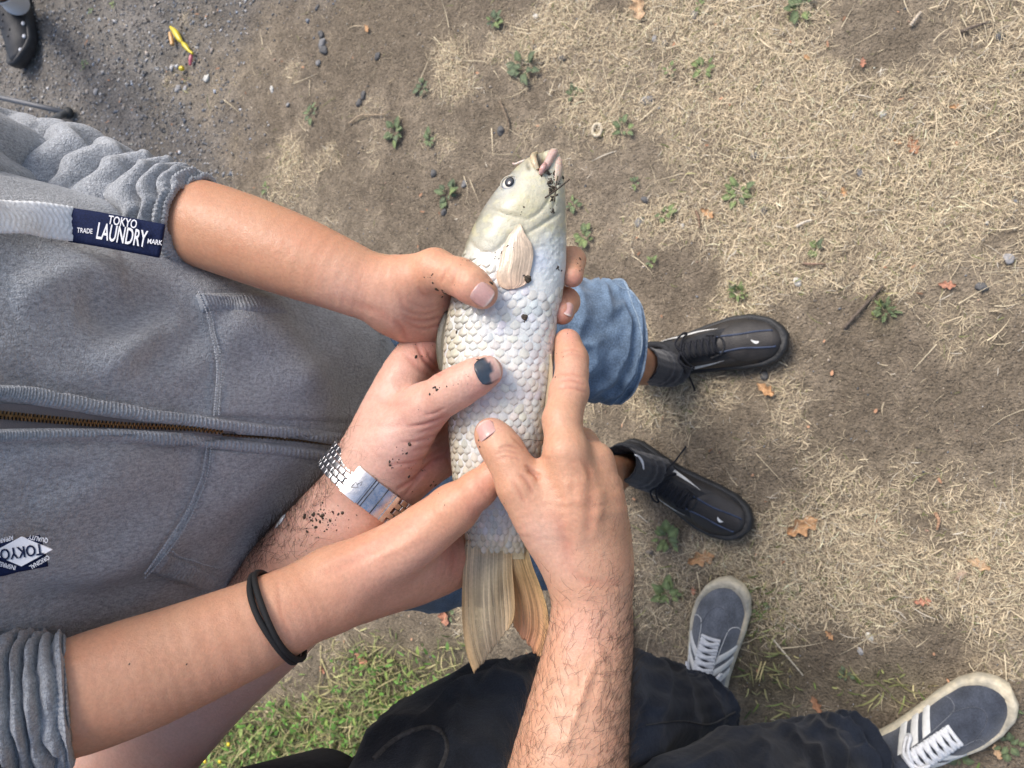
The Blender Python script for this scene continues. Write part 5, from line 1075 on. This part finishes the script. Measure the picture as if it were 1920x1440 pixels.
# ================================================================== watch, hair tie, mud
ax_ = unit(c2w(C(725, 880, .578)) - c2w(C(600, 1040, .598)))
wc = c2w(C(697, 912, .5785)); wax = unit(ax_ + .30 * FWD)                          # bracelet axis, tilted on the loose wrist
wu = unit(np.cross(wax, FWD)); wu = wu * (1 if wu @ RT > 0 else -1); wv_ = unit(np.cross(wu, wax)); wv_ = wv_ * (1 if wv_ @ FWD < 0 else -1)
ru, rv = 100 * .5785 / F, 88 * .5785 / F
watch = thing('wristwatch', wc, 'steel bracelet wristwatch turned with its folding clasp up, on the hairy wrist', 'watch')
def wpt(a, y, r=0.0): return wc + wu * (ru + r) * math.cos(a) + wv_ * (rv + r) * math.sin(a) + wax * y
def wfr(a):
    N = unit(wu * math.cos(a) / ru + wv_ * math.sin(a) / rv); T = unit(np.cross(wax, N)); return N, T
bm = bmesh.new(); bmesh.ops.create_cube(bm, size=1.0); bmesh.ops.bevel(bm, geom=bm.edges[:], offset=.13, segments=2, affect='EDGES', profile=.6); LK = bpy.data.meshes.new('link'); bm.to_mesh(LK); bm.free(); LK.materials.append(M['steel']); LK.polygons.foreach_set('use_smooth', np.ones(len(LK.polygons), dtype=bool))
LB = LK.copy(); LB.materials.clear(); LB.materials.append(M['steel_brushed'])
def place(me, name, P, x, y, z, size, parent):
    o = bpy.data.objects.new(name, me); COL.objects.link(o); o.parent = parent
    m = Matrix(((x[0] * size[0], y[0] * size[1], z[0] * size[2], P[0]), (x[1] * size[0], y[1] * size[1], z[1] * size[2], P[1]), (x[2] * size[0], y[2] * size[1], z[2] * size[2], P[2]), (0, 0, 0, 1)))
    o.matrix_parent_inverse = Matrix.Translation(-WOFF.get(parent.name, Vector((0, 0, 0)))); o.matrix_basis = m; return o
M['tube_dark'] = material('dark_gap', (.05, .05, .05), .5, metal=.8)
bw = .0215; ncol = 5; cw = bw / ncol; aa = np.linspace(0, 2 * np.pi, 2000); arc = np.concatenate([[0], np.cumsum([np.linalg.norm(wpt(aa[i + 1], 0) - wpt(aa[i], 0)) for i in range(1999)])])
CL0, CL1 = 1.02, 1.86                                        # clasp occupies these angles (pi/2 faces the viewer)
pitch = .0062; nrow = int(arc[-1] / pitch); pitch = arc[-1] / nrow
for i in range(nrow):
    for j in range(ncol):
        s_ = (i + .5 * (j % 2)) * pitch; a = np.interp(s_ % arc[-1], arc, aa)
        if CL0 - .02 < a < CL1 + .02 or 4.2 < a < 5.3: continue
        N, T = wfr(a); P = wpt(a, (j - 2) * cw, .0010); place(LK if j in (1, 3) else LB if j == 2 else LK, 'link', P, T, wax, N, (pitch * .93, cw * .93, .0030), watch)
def plate(name, a0, a1, y0, y1, r0, th, mat, n=26):
    V = []
    for a in np.linspace(a0, a1, n):
        for y, r in ((y0, r0), (y0 + .0008, r0 + th), (y1 - .0008, r0 + th), (y1, r0)): V.append(wpt(a, y, r))
    g = [list(q) for q in grid_faces(n, 4)] + [[0, 1, 2, 3], [4 * n - 1, 4 * n - 2, 4 * n - 3, 4 * n - 4]]; g += [[4 * i, 4 * i + 3, 4 * i + 7, 4 * i + 4][::-1] for i in range(n - 1)]; return obj(name, np.array(V), g, mat, watch, smooth=False)
cl1 = plate('clasp', CL0, CL1, -.0112, .0112, -.0002, .0034, M['steel_brushed']); plate('clasp_flap', CL1 - .30, CL1 + .02, -.0116, .0116, .0030, .0020, M['steel'], 12); plate('clasp_edge', CL0 - .01, CL0 + .07, -.0112, .0112, .0026, .0016, M['steel'], 6)
for q in (CL0 + .25, CL0 + .45, CL1 - .34): wl = [wpt(q, y, .0036) for y in (-.0108, .0, .0108)]; v, f = tube(wl, .00035, 5); obj('groove', v, f, M['tube_dark'], cl1)
# small engraved sign on the flap
def wline(pts, r, mat, par): v, f = tube([wpt(a, y, q) for a, y, q in pts], r, 5); return obj('engraving', v, f, mat, par)
M['engrave'] = material('engraved_line', (.12, .12, .12), .4, metal=1.0)
am = CL1 - .15; z_ = .0052
wline([(am + .05, -.004, z_), (am - .04, -.001, z_), (am + .05, .001, z_), (am + .05, -.004, z_)], .00022, M['engrave'], cl1); wline([(am + .01, .0, z_), (am - .03, .004, z_), (am - .05, .001, z_)], .00022, M['engrave'], cl1)
v, f = sphere(wc - wv_ * (rv + .004), .019, 32, 12, (1, 1, .32), np.stack([wu, wax, -wv_], 1)); cse = obj('case', v, f, M['steel'], watch)
v, f = sphere(wc - wv_ * (rv + .0065), .0155, 32, 8, (1, 1, .24), np.stack([wu, wax, -wv_], 1)); obj('dial', v, f, M['pupil'], cse)
# hair tie: two thin strands and a crimp
tie = thing('hair_tie', U(505, 1150, .515), 'black double elastic hair tie round the tanned forearm', 'hair tie')
cax = unit(c2w(C(620, 1108, .530)) - c2w(C(469, 1179, .508))); cc0 = c2w(C(520, 1156, .5145)); e1 = unit(np.cross(cax, FWD)); e1 = e1 * (1 if e1 @ -UPV > 0 else -1); e2 = unit(np.cross(e1, cax)); e2 = e2 * (1 if e2 @ FWD < 0 else -1)
for dy, dr in ((-.0019, .0), (.0017, .0003)):
    P = []
    for a in np.linspace(0, 2 * np.pi, 72, endpoint=False):
        rr = 89.5 * .5145 / F; P.append(cc0 + e1 * (rr + dr) * math.cos(a) + e2 * (rr / 1.1 + dr + .0012) * math.sin(a) + cax * (dy - .0085 * math.sin(a) + .0035 * math.cos(a) + .0006 * math.sin(3 * a + dy * 900)))
    v, f = tube(P, .0020, 8, cax, True); obj('strand', v, f, M['hairtie'], tie)
a = .25; P = cc0 + e1 * (86 * .5145 / F + .001) * math.cos(a) + e2 * (86 * .5145 / F / 1.1 + .001) * math.sin(a) + cax * (-.002); v, f = sphere(P, .0018, 10, 8, (1, 1, 1.4)); obj('crimp', v, f, M['steel'], tie)
# loose scale stuck on the forearm
P, Nn = ray(BVH['B'], 527, 978); t = unit(.6 * RT + .75 * UPV); t = unit(t - (t @ Nn) * Nn); b = np.cross(Nn, t); rg = [P + Nn * .0012 + t * math.cos(q) * .0068 + b * math.sin(q) * .0036 for q in np.linspace(0, 2 * np.pi, 24, endpoint=False)]
V = np.vstack([np.array(rg), np.array(rg) - Nn * .0006, [P + Nn * .0019]]); o = obj('loose_fish_scale', V, [[i, (i + 1) % 24, 48] for i in range(24)] + [[i + 24, (i + 1) % 24 + 24, (i + 1) % 24, i] for i in range(24)], M['scale'], cols=np.tile([.62, .64, .65], (49, 1)))
tag(o, 'single loose white fish scale stuck to the hairy forearm', 'fish scale')
# mud specks: tiny real crumbs pressed on skin and fish
M['mud'] = material('wet_mud', (.045, .032, .020), .55, noises=[(300, .4, 2.2)], bumps=[('noise', 900, .001)])
def specks(name, spots, label):
    parts = []
    for bv, x, y, n, sp, sz in spots:
        for k in range(n):
            qx, qy = x + rng.normal(0, sp), y + rng.normal(0, sp); P, Nn = ray(bv, qx, qy)
            if P is None: continue
            s_ = .55 * sz * rng.lognormal(0, .5); t = unit(np.cross(Nn, rng.normal(0, 1, 3))); b = np.cross(Nn, t); v, f = sphere((0, 0, 0), 1, 7, 5); v = v + rng.normal(0, .18, v.shape)
            parts.append((P + Nn * s_ * .12 + v[:, :1] * t * s_ * rng.uniform(.8, 1.9) + v[:, 1:2] * b * s_ + v[:, 2:] * Nn * s_ * .4, f))
    v, f, _ = join(parts); return tag(obj(name, v, f, M['mud']), label, kind='stuff')
b = BVH
specks('mud_specks', [(b['A'], 805, 520, 7, 6, .0005), (b['A'], 832, 550, 8, 5, .0008), (b['A'], 925, 530, 12, 6, .0007), (b['A'], 868, 492, 4, 5, .0008), (b['A'], 850, 545, 6, 20, .0004), (b['A'], 1082, 500, 10, 8, .0007), (b['A'], 1050, 590, 8, 9, .0005),
                      (b['B'], 817, 733, 9, 5, .0010), (b['B'], 895, 676, 6, 5, .0006), (b['B'], 870, 715, 10, 16, .0004), (b['B'], 800, 665, 8, 12, .0006), (b['B'], 830, 612, 5, 4, .0011), (b['B'], 795, 800, 6, 20, .0006), (b['B'], 745, 868, 20, 22, .0005), (b['B'], 780, 880, 10, 10, .0006), (b['B'], 812, 912, 6, 5, .0012), (b['B'], 733, 868, 4, 4, .0009),
                      (b['B'], 592, 972, 34, 13, .0010), (b['B'], 600, 985, 26, 20, .0006), (b['B'], 632, 968, 10, 8, .0009), (b['B'], 640, 950, 10, 14, .0005), (b['D'], 940, 945, 2, 5, .0006), (b['D'], 896, 828, 8, 4, .0005), (b['D'], 908, 818, 4, 3, .0005), (b['D'], 1060, 660, 8, 12, .0004), (b['D'], 1048, 690, 5, 14, .0004), (b['C'], 820, 930, 3, 10, .0006), (b['C'], 240, 1243, 1, 2, .0006), (b['C'], 350, 1244, 1, 2, .0004)],
       'dark specks of mud stuck to the hands and forearms')
specks('mud_specks', [(FISH_BVH, 1038, 352, 26, 6, .0011), (FISH_BVH, 1042, 335, 20, 5, .0013), (FISH_BVH, 1037, 372, 16, 5, .0009), (FISH_BVH, 1033, 395, 8, 4, .0007), (FISH_BVH, 1026, 330, 12, 5, .0008), (FISH_BVH, 985, 400, 5, 25, .0005), (FISH_BVH, 955, 405, 2, 4, .0006), (FISH_BVH, 1048, 505, 4, 3, .0012), (FISH_BVH, 985, 597, 4, 3, .0010), (FISH_BVH, 1005, 755, 4, 4, .0008), (FISH_BVH, 930, 480, 6, 5, .0006), (FISH_BVH, 985, 520, 8, 4, .0013),
                      (FISH_BVH, 845, 630, 8, 12, .0007), (FISH_BVH, 940, 1050, 4, 15, .0008)], 'dark specks of mud on the head and flank of the fish')
pf = bpy.data.objects['pectoral_fin']; pfb = bvh_of([v.co for v in pf.data.vertices], [p.vertices for p in pf.data.polygons])
specks('mud_specks', [(pfb, 950, 462, 7, 3, .0006), (pfb, 962, 470, 4, 12, .0004), (pfb, 955, 505, 6, 10, .0004), (pfb, 988, 519, 6, 3, .0011)], 'dark specks of mud on the pectoral fin')
# bits of twig at the fish's mouth
for pts, r, lb in (([(1022, 371, .006), (1046, 354, .010), (1068, 336, .012)], .0006, 'longer dark twig bit sticking out beside the fish\'s jaw'), ([(1040, 378, .003), (1042, 350, .005), (1046, 330, .005)], .0005, 'thin dark rootlet lying along the fish\'s jaw')):
    v, f = tube(smooth_path([U(x, y, float(fish_front(min(x, 1050), y)) - u) for x, y, u in pts], 12), r, 6); tag(obj('twig_bit', v, f, M['mud']), lb, 'twig')
v, f = tube(smooth_path([U(968, 828, .524), U(990, 824, .525), U(1012, 826, .526), U(1040, 820, .528)], 14), .00018, 5); tag(obj('fishing_line', v, f, M['hair']), 'thin dark strand of fishing line across the fish between thumb and index finger', 'fishing line')
# ================================================================== small things on the ground
def gz(P): return float(zg(np.array(P[0]), np.array(P[1])))
M['weed'] = material('weed_leaf', attr=True, rough=.5, spec=.4, noises=[(200, .75, 1.2)], bumps=[('noise', 300, .0008)], sss=.1, sssscale=.002)
def leaf_mesh(L, W, seed, lob=0.0, col=(.07, .135, .035)):
    r_ = random.Random(seed); n, m = 8, 5; V, Cc = [], []
    for i in range(n):
        u = i / (n - 1); wd = W * (math.sin(math.pi * min(1, u * .93 + .07)) ** .75) * (1 + lob * math.sin(u * 16)) if u > .22 else W * .12
        for j in range(m):
            v = j / (m - 1) * 2 - 1; V.append((u * L, v * wd, .22 * abs(v) * wd + L * (.30 * u - .42 * u * u) + .0008 * math.sin(u * 14 + v * 3))); k = .8 + .4 * r_.random(); c = np.array(col) * k * (1.35 if abs(v) < .2 else 1); Cc.append(c)
    return new_mesh('leaf', np.array(V), [list(q) for q in grid_faces(n, m)], np.array(Cc))
GR1, GR2, GR3 = (.14, .18, .085), (.18, .23, .09), (.11, .14, .075)
LM = {}
for ci, c in enumerate((GR1, GR2, GR3)):
    for k in range(3): me = leaf_mesh(1.0, [.26, .34, .2][k], k, [.0, .08, .14][k], c); me.materials.append(M['weed']); LM[ci, k] = me
def weed(px, py, size_px, n, tone, label, cat='weed', narrow=False, up=.35, stretch=None):
    P = G(px, py); d = w2c(P)[2]; S = size_px * .74 * d / F; r_ = random.Random(int(px * 7 + py)); t = thing('weed', (P[0], P[1], gz(P)), label, cat, 'small green weeds in the dry ground')
    for i in range(n):
        a = i * 2.4 + r_.uniform(-.4, .4); el = r_.uniform(.1, up + .25) ; l = S * r_.uniform(.55, 1.1) * .62; off = Vector((math.cos(a), math.sin(a), 0)) * S * r_.uniform(.02, .38)
        if stretch: off = off + Vector((stretch[0], stretch[1], 0)) * S * r_.uniform(-.6, .6)
        o = bpy.data.objects.new('leaf', LM[(tone if r_.random() < .7 else r_.randrange(3)), 2 if narrow else r_.randrange(2)]); COL.objects.link(o); o.parent = t; o.location = off + Vector((0, 0, .004 + S * .06 * (i % 3)))
        o.rotation_euler = (r_.uniform(-.4, .4), -el, a); o.scale = (l, l * r_.uniform(.8, 1.15), l)
    return t
WEEDS = [(585, 212, 34, 9, 0, 'small green weed on the gravel edge, above the bare forearm'), (745, 248, 44, 11, 0, 'larger leafy weed of the pair above the grasping thumb, left one'), (806, 264, 36, 9, 0, 'smaller rounded weed right beside the larger one above the fish\'s head'), (843, 365, 46, 12, 2, 'tall dark green weed just left of the fish\'s eye'),
         (930, 42, 36, 10, 2, 'dark green weed near the top edge, left of the tan leaf'), (984, 132, 56, 13, 2, 'wide dark weed patch above the fish\'s mouth'), (797, 165, 34, 9, 2, 'little dark weed above the pair of leafy weeds'), (1078, 172, 30, 8, 2, 'small dark weed right of the wide patch, in straw'), (1320, 128, 42, 9, 1, 'bright weed with long leaves in the straw right of the pebbles'),
         (1256, 132, 26, 6, 1, 'tiny weed between pebble and long-leaved weed'), (1168, 242, 44, 8, 0, 'broad dark-leaved weed beside the pale ring'), (1250, 398, 36, 8, 1, 'star-shaped weed left of the small dry leaf and twig'), (1386, 362, 52, 12, 1, 'biggest bright rosette weed on the right of the bare soil'), (1096, 445, 42, 9, 1, 'leafy weed directly right of the fish\'s gill'), (1224, 492, 30, 7, 1, 'small weed above the black trainer\'s denim leg'),
         (1530, 466, 44, 7, 1, 'flat spreading bright weed in open soil on the right'), (1500, 14, 54, 12, 0, 'weed cluster cut by the top edge'), (1192, 345, 24, 6, 0, 'faint weed tuft beside the dark pebble pair'), (1252, 1008, 62, 14, 1, 'large leafy weed under the lower black trainer'), (1252, 1112, 52, 12, 1, 'leafy weed beside the grey-blue trainer\'s toe'), (157, 122, 24, 7, 0, 'pale weed alone on the gravel beside the clog'),
         (500, 356, 26, 7, 1, 'weed just above the tanned forearm'), (1892, 1398, 52, 10, 0, 'broad weed in the bottom right corner'), (1800, 1425, 40, 8, 0, 'weed below the navy trainer\'s laces'), (1900, 1330, 34, 7, 0, 'weed touching the navy trainer\'s toe'), (1182, 1424, 36, 9, 1, 'bright tuft between the jeans legs'), (845, 1150, 26, 6, 0, 'small weed left of the tail fin'), (1310, 8, 26, 6, 1, 'weed leaves at the top edge beside the tan leaf'),
         (1585, 1265, 30, 6, 2, 'dark weed between the two striped trainers'), (1425, 1140, 28, 7, 1, 'weed right of the grey-blue trainer\'s toe cap'), (170, 20, 18, 5, 0, 'small weed at the top edge near the clog'), (212, 8, 18, 5, 1, 'greener of two tufts at the top edge beside the clog'), (1075, 905 - 520, 30, 7, 0, 'weed hugging the fish\'s right cheek')]
for q in WEEDS: weed(*q[:5], q[5])
weed(1660, 580, 44, 22, 0, 'upright tuft of fresh grass by the long dark twig', 'grass tuft', narrow=True, up=1.0)
weed(1385, 548, 40, 22, 1, 'half-dry grass tuft above the upper black trainer', 'grass tuft', narrow=True, up=1.0)
# pebbles
M['pebble'] = material('pebble', attr=True, rough=.75, noises=[(120, .75, 1.2), (500, .85, 1.15)], bumps=[('noise', 250, .0015)])
DK, MD, LT, WH = (.10, .098, .096), (.19, .187, .185), (.34, .33, .32), (.62, .60, .54)
def pebble(px, py, r, c, label, el=(1, .75, .5)):
    P = G(px, py); d = w2c(P)[2]; s = r * .85 * d / F; v, f = sphere((0, 0, 0), 1, 14, 9); h = fbm(v[:, 0] * 1.3 + px, v[:, 1] * 1.3 + v[:, 2] * 1.7, int(px) % 97, 3) - .5; v = v * (1 + 1.3 * h[:, None]); a = px * .7; v = v * np.array(el) * s; v = np.stack([v[:, 0] * math.cos(a) - v[:, 1] * math.sin(a), v[:, 0] * math.sin(a) + v[:, 1] * math.cos(a), v[:, 2]], -1)
    o = obj('pebble', v + np.array([P[0], P[1], gz(P) + s * .15]), f, M['pebble'], cols=np.tile(c, (len(v), 1)) * (1 + .25 * h[:, None])); return tag(o, label, 'pebble', 'loose pebbles on the ground')
for q in [(1197, 418, 13, MD, 'large grey pebble below the dark weed tuft, right of the fish\'s cheek'), (1214, 187, 12, MD, 'rounded blue-grey pebble above the pale ring'), (1301, 24, 10, MD, 'flat grey pebble at the top edge beside weed leaves'), (1225, 70, 9, LT, 'pale round pebble right of the tan leaf'), (1244, 79, 8, MD, 'darker pebble touching the pale round one'), (1495, 528, 12, WH, 'oblong white pebble above the black trainer\'s toe'), (1612, 323, 11, MD, 'upright grey pebble in straw left of the curled brown leaf'),
          (1890, 484, 14, LT, 'bluish flat stone at the right edge'), (1842, 538, 12, DK, 'dark stone right of the orange leaf'), (1432, 706, 11, DK, 'dark pebble at the black trainer\'s toe'), (1416, 291, 8, DK, 'small dark pebble above the big rosette weed'), (1209, 375, 9, DK, 'dark pebble right of the small weed tuft'), (1040, 82, 8, DK, 'dark pebble in straw above the fish\'s mouth'), (1052, 110, 9, DK, 'dark pebble just below its twin over the fish\'s mouth'), (1431, 396, 10, DK, 'dark pebble at the right of the big rosette weed'),
          (602, 64, 10, DK, 'top stone of the dark stone row on the upper left'), (605, 80, 11, MD, 'middle stone of the dark stone row on the upper left'), (607, 95, 12, DK, 'bottom stone of the dark stone row on the upper left'), (682, 180, 9, DK, 'black stone above the curved pale stalk'), (672, 194, 9, DK, 'black stone lower in the pair above the pale stalk'), (708, 105, 9, DK, 'dark stone below the straw clump on the upper left'), (596, 118, 8, MD, 'grey stone under the dark stone row'), (1876, 66, 13, DK, 'black stone near the top right corner'),
          (938, 245, 10, DK, 'dark buried stone by the curved twig'), (812, 325, 9, DK, 'dark stone left of the tall weed'), (834, 448 - 50, 8, DK, 'dark stone above the grasping thumb'), (1002, 388 - 300, 7, DK, 'little dark stone above the wide weed patch'), (1320, 1142, 13, DK, 'dark clod left of the grey-blue trainer'), (1803, 1078, 14, (.42, .31, .22), 'brown nut-like pebble by the tan leaf on the right'), (1630, 1195, 10, WH, 'white chip on bare soil between the trainers'), (1612, 1222, 9, LT, 'bluish chip beside the white chip'),
          (385, 145, 9, WH, 'white stone beside the yellow spot on gravel'), (331, 165, 9, LT, 'pale stone on gravel below the yellow lure'), (175, 170, 8, LT, 'pale stone alone on gravel beneath the clog'), (345, 545 - 380, 7, LT, 'pale stone just right of another on gravel'), (1279, 424, 6, WH, 'tiny white chip below the star-shaped weed'), (1656, 212, 9, WH, 'white chip in straw above the curled brown leaf'), (508, 166, 8, WH, 'white stone in soil left of the dark stones'), (1003, 30, 7, WH, 'white chip at the top, left in the straw'), (870, 345, 8, MD, 'grey stone behind the fish\'s eye')]: pebble(*q)
# fallen leaves
M['dead_leaf'] = material('dead_leaf', attr=True, rough=.75, noises=[(120, .7, 1.2), (400, .85, 1.15)], bumps=[('noise', 200, .0015)])
def dead_leaf(px, py, s_px, ang, c, label, lobes=3):
    P = G(px, py); d = w2c(P)[2]; S = s_px * d / F; n, m = 26, 9; V, Cc = [], []; r_ = random.Random(int(px + py))
    ph = r_.uniform(0, 6)
    for i in range(n):
        u = i / (n - 1); wd = .42 * math.sin(math.pi * u ** .85) ** .7 * (1 + .34 * math.sin(u * lobes * 6.28 + ph)) + .015
        for j in range(m):
            v = j / (m - 1) * 2 - 1; V.append(((u - .5) * 2 * S, v * wd * S * (1 + .12 * math.sin(u * 23 + (v > 0) * 2)), S * (.10 + .22 * (u - .5) ** 2 * 2 + .16 * v * v * (1 + math.sin(u * 5 + ph)) + .05 * math.sin(u * 9 + v * 4)))); Cc.append(np.array(c) * (.8 + .4 * r_.random()) * (1.15 if abs(v) < .15 else 1))
    V = np.array(V); a = R(ang); V = np.stack([V[:, 0] * math.cos(a) - V[:, 1] * math.sin(a), V[:, 0] * math.sin(a) + V[:, 1] * math.cos(a), V[:, 2]], -1) + np.array([P[0], P[1], gz(P) + .004])
    o = obj('fallen_leaf', V, [list(q) for q in grid_faces(n, m)], M['dead_leaf'], cols=np.array(Cc)); return tag(o, label, 'leaf', 'fallen leaves on the ground')
OR, TN, BR, RD = (.47, .27, .13), (.50, .34, .20), (.33, .17, .09), (.44, .21, .13)
for q in [(1197, 12, 27, 10, TN, 'big tan leaf cut by the top edge'), (1327, 401, 15, 50, OR, 'small tan-orange leaf right of the star-shaped weed'), (1712, 273, 19, 20, BR, 'curled red-brown leaf in the straw on the right'), (1775, 535, 15, 80, RD, 'bright orange-red leaf on bare soil at the right'), (1505, 986, 31, 120, OR, 'lobed orange oak leaf right of the lower black trainer'), (1317, 1046, 26, 110, OR, 'orange and yellow leaf beside the large weed'),
          (1436, 730, 19, 55, OR, 'brown leaf sliver beneath the black trainer\'s toe'), (836, 1152, 20, 10, RD, 'rusty leaf left of the tail fin'), (1834, 1056, 20, 70, TN, 'crumpled tan leaf near the brown pebble'), (1513, 108, 9, 40, OR, 'tiny orange leaf bit left of the dark bare patch'), (1618, 119, 10, 0, RD, 'tiny pinkish leaf bit on the dark bare patch'), (1792, 201, 11, 90, OR, 'small orange leaf bit in straw near the right edge'), (1582, 360, 11, 20, OR, 'orange leaf bit at the edge of the straw'), (1683, 266, 8, 60, OR, 'small pale leaf bit beside the curled brown leaf'),
          (682, 1232, 17, 70, RD, 'rusty leaf in the green grass left'), (1300, 1108, 9, 0, RD, 'red crumb of leaf above the dark clod'), (1530, 1320, 16, 30, BR, 'brown leaf under the jeans between the trainers'), (1730, 1126, 15, 100, RD, 'pinkish leaf in the dry turf above the navy trainer'), (1555, 1190, 10, 40, OR, 'small orange leaf bit between the trainers'), (690, 55, 9, 30, OR, 'orange leaf bit in the straw clump on the upper left'), (1870, 1410, 14, 20, TN, 'tan leaf in the bottom right corner'), (605, 1255, 9, 30, RD, 'rusty leaf bit beside the shaded forearm')]: dead_leaf(*q)
# twigs and stalks
M['twig'] = material('dry_twig', attr=True, rough=.85, noises=[(200, .6, 1.3)], bumps=[('noise', 300, .001)])
def twig(pts, r, c, label, cat='twig'):
    P = [G(x, y) for x, y in pts]; Q = smooth_path([np.array([p[0], p[1], gz(p) + .006 + .004 * (i % 2)]) for i, p in enumerate(P)], 24); v, f = tube(Q, np.linspace(r, r * .6, 24) * (1 + .2 * np.sin(np.arange(24) * 1.7)), 7, (0, 0, 1)); return tag(obj('twig', v, f, M['twig'], cols=np.tile(c, (len(v), 1))), label, cat, 'twigs on the ground')
twig([(655, 232), (680, 218), (705, 217), (730, 216)], .0022, (.38, .29, .19), 'curved pale stalk left of the larger leafy weed'); twig([(938, 190), (950, 215), (955, 235), (952, 252)], .003, (.20, .15, .10), 'curved grey twig above the fish\'s eye'); twig([(1582, 616), (1610, 585), (1638, 555), (1656, 536)], .0032, (.13, .10, .075), 'long dark twig lying diagonally in the straw on the right')
twig([(1448, 1196), (1478, 1230), (1506, 1266)], .0020, (.50, .44, .33), 'straight pale stalk right of the grey-blue trainer'); twig([(1800, 62), (1830, 52), (1856, 42)], .003, (.14, .11, .085), 'short dark twig near the top right corner'); twig([(1305, 395), (1312, 412), (1312, 428)], .0025, (.26, .17, .11), 'short brown twig beside the small dry leaf'); twig([(1505, 494), (1525, 496), (1548, 495)], .0025, (.26, .17, .12), 'brown twig lying under the flat spreading weed')
twig([(1708, 50), (1716, 40), (1726, 26)], .0035, (.50, .42, .32), 'thick pale stalk on the dark bare patch'); twig([(1494, 425), (1508, 418), (1522, 413)], .003, (.6, .54, .45), 'short white stalk above the flat spreading weed'); twig([(1753, 960), (1760, 975), (1757, 992)], .003, (.42, .25, .15), 'reddish curved twig in the dry turf on the right')
twig([(602, 1210), (604, 1260), (600, 1305), (660, 1310)], .0016, (.42, .36, .18), 'bent straw stalk in the green grass', 'stalk'); twig([(604, 1235), (625, 1280), (648, 1328)], .0018, (.45, .40, .20), 'straight straw stalk crossing the bent one in the green grass', 'stalk'); twig([(690, 1290), (698, 1340), (706, 1395)], .003, (.13, .16, .08), 'dark green thick stalk in the green grass', 'stalk'); twig([(478, 1325), (530, 1342), (598, 1342)], .0016, (.45, .38, .24), 'low straw stalk beside the shaded forearm', 'stalk')
# pale ring, yellow lure pieces
P = G(1120, 244); d = w2c(P)[2]; v, f = tube([np.array([P[0] + .0115 * math.cos(a), P[1] + .009 * math.sin(a), gz(P) + .006]) for a in np.linspace(0, 2 * np.pi, 24, endpoint=False)], .0035, 8, (0, 0, 1), True)
tag(obj('pale_ring', v, f, M['twig'], cols=np.tile([.58, .50, .36], (len(v), 1))), 'small bleached ring-shaped object beside the broad dark-leaved weed', 'ring')
M['plastic'] = material('bright_plastic', attr=True, rough=.35, coat=.3, noises=[(60, .85, 1.1)])
lure = thing('fishing_lure', G(345, 78), 'yellow twisted soft fishing lure on the gravel', 'fishing lure')
def blob(name, pts, rs, c, par):
    P = [np.append(np.array([*G(x, y)[:2], .006]), r) for (x, y), r in zip(pts, rs)]; Q = smooth_path(P, 26); v, f = tube(Q[:, :3], Q[:, 3], 9, (0, 0, 1)); return obj(name, v, f, M['plastic'], par, cols=np.tile(c, (len(v), 1)))
blob('body', [(323, 52), (332, 62), (340, 75), (345, 81)], [.003, .008, .007, .003], (.62, .48, .02), lure); blob('tail', [(345, 81), (351, 88), (358, 97), (365, 102)], [.003, .007, .004, .003], (.62, .50, .02), lure)
tag(blob('plastic_scrap', [(322, 63), (325, 75), (327, 86)], [.004, .006, .005], (.60, .34, .12), None), 'orange scrap beside the yellow lure', 'scrap'); tag(blob('plastic_scrap', [(362, 105), (361, 114), (360, 124)], [.004, .005, .003], (.45, .10, .13), None), 'pinkish red scrap below the yellow lure', 'scrap'); tag(blob('plastic_scrap', [(341, 130), (344, 130), (347, 130)], [.005, .007, .005], (.65, .50, .02), None), 'round yellow scrap on gravel below the lure', 'scrap')
# yellow flowers at the bottom edge
for x, y, lb in ((428, 1396, 'small upright yellow flower at the bottom of the green patch'), (384, 1428, 'yellow flower in the very bottom left of the green patch'), (412, 1428, 'tall yellow flower head at the bottom edge beside a smaller one')):
    P = Z(x, y, .03); fl = thing('flower', (P[0], P[1], 0), lb, 'flower', 'yellow flowers in the green patch')
    v, f = tube([np.array([P[0], P[1], 0]), np.array([P[0] + .002, P[1], .018]), P], .001, 5, (1, 0, 0)); obj('stem', v, f, M['weed'], fl, cols=np.tile(GR2, (len(v), 1))); v, f = sphere(P, .0055, 8, 6, (1, 1, .6)); obj('head', v, f, M['plastic'], fl, cols=np.tile([.7, .52, .02], (len(v), 1)))
# folding chair foot at the left edge
chair = thing('folding_chair', G(128, 214), 'grey folding chair leg with black foot beside the raised sleeve', 'chair')
M['tube_grey'] = material('painted_tube', (.10, .105, .115), .45, noises=[(30, .8, 1.2)]); M['tube_steel'] = material('galvanised_tube', (.42, .44, .46), .3, metal=.8, noises=[(60, .7, 1.1)])
F0 = G(128, 212, .012); v, f = tube([F0, Z(60, 196, .05), Z(-40, 174, .10), Z(-260, 130, .22)], .0075, 12, (0, 0, 1)); obj('leg', v, f, M['tube_grey'], chair)
v, f = tube([F0 + [0, 0, .004], Z(100, 224, .06), Z(40, 246, .17), Z(-200, 330, .45)], .0095, 14, (0, 0, 1)); obj('leg', v, f, M['tube_steel'], chair); v, f = sphere(F0, .017, 18, 10, (1, 1, .8)); obj('foot', v, f, M['rubber'], chair)
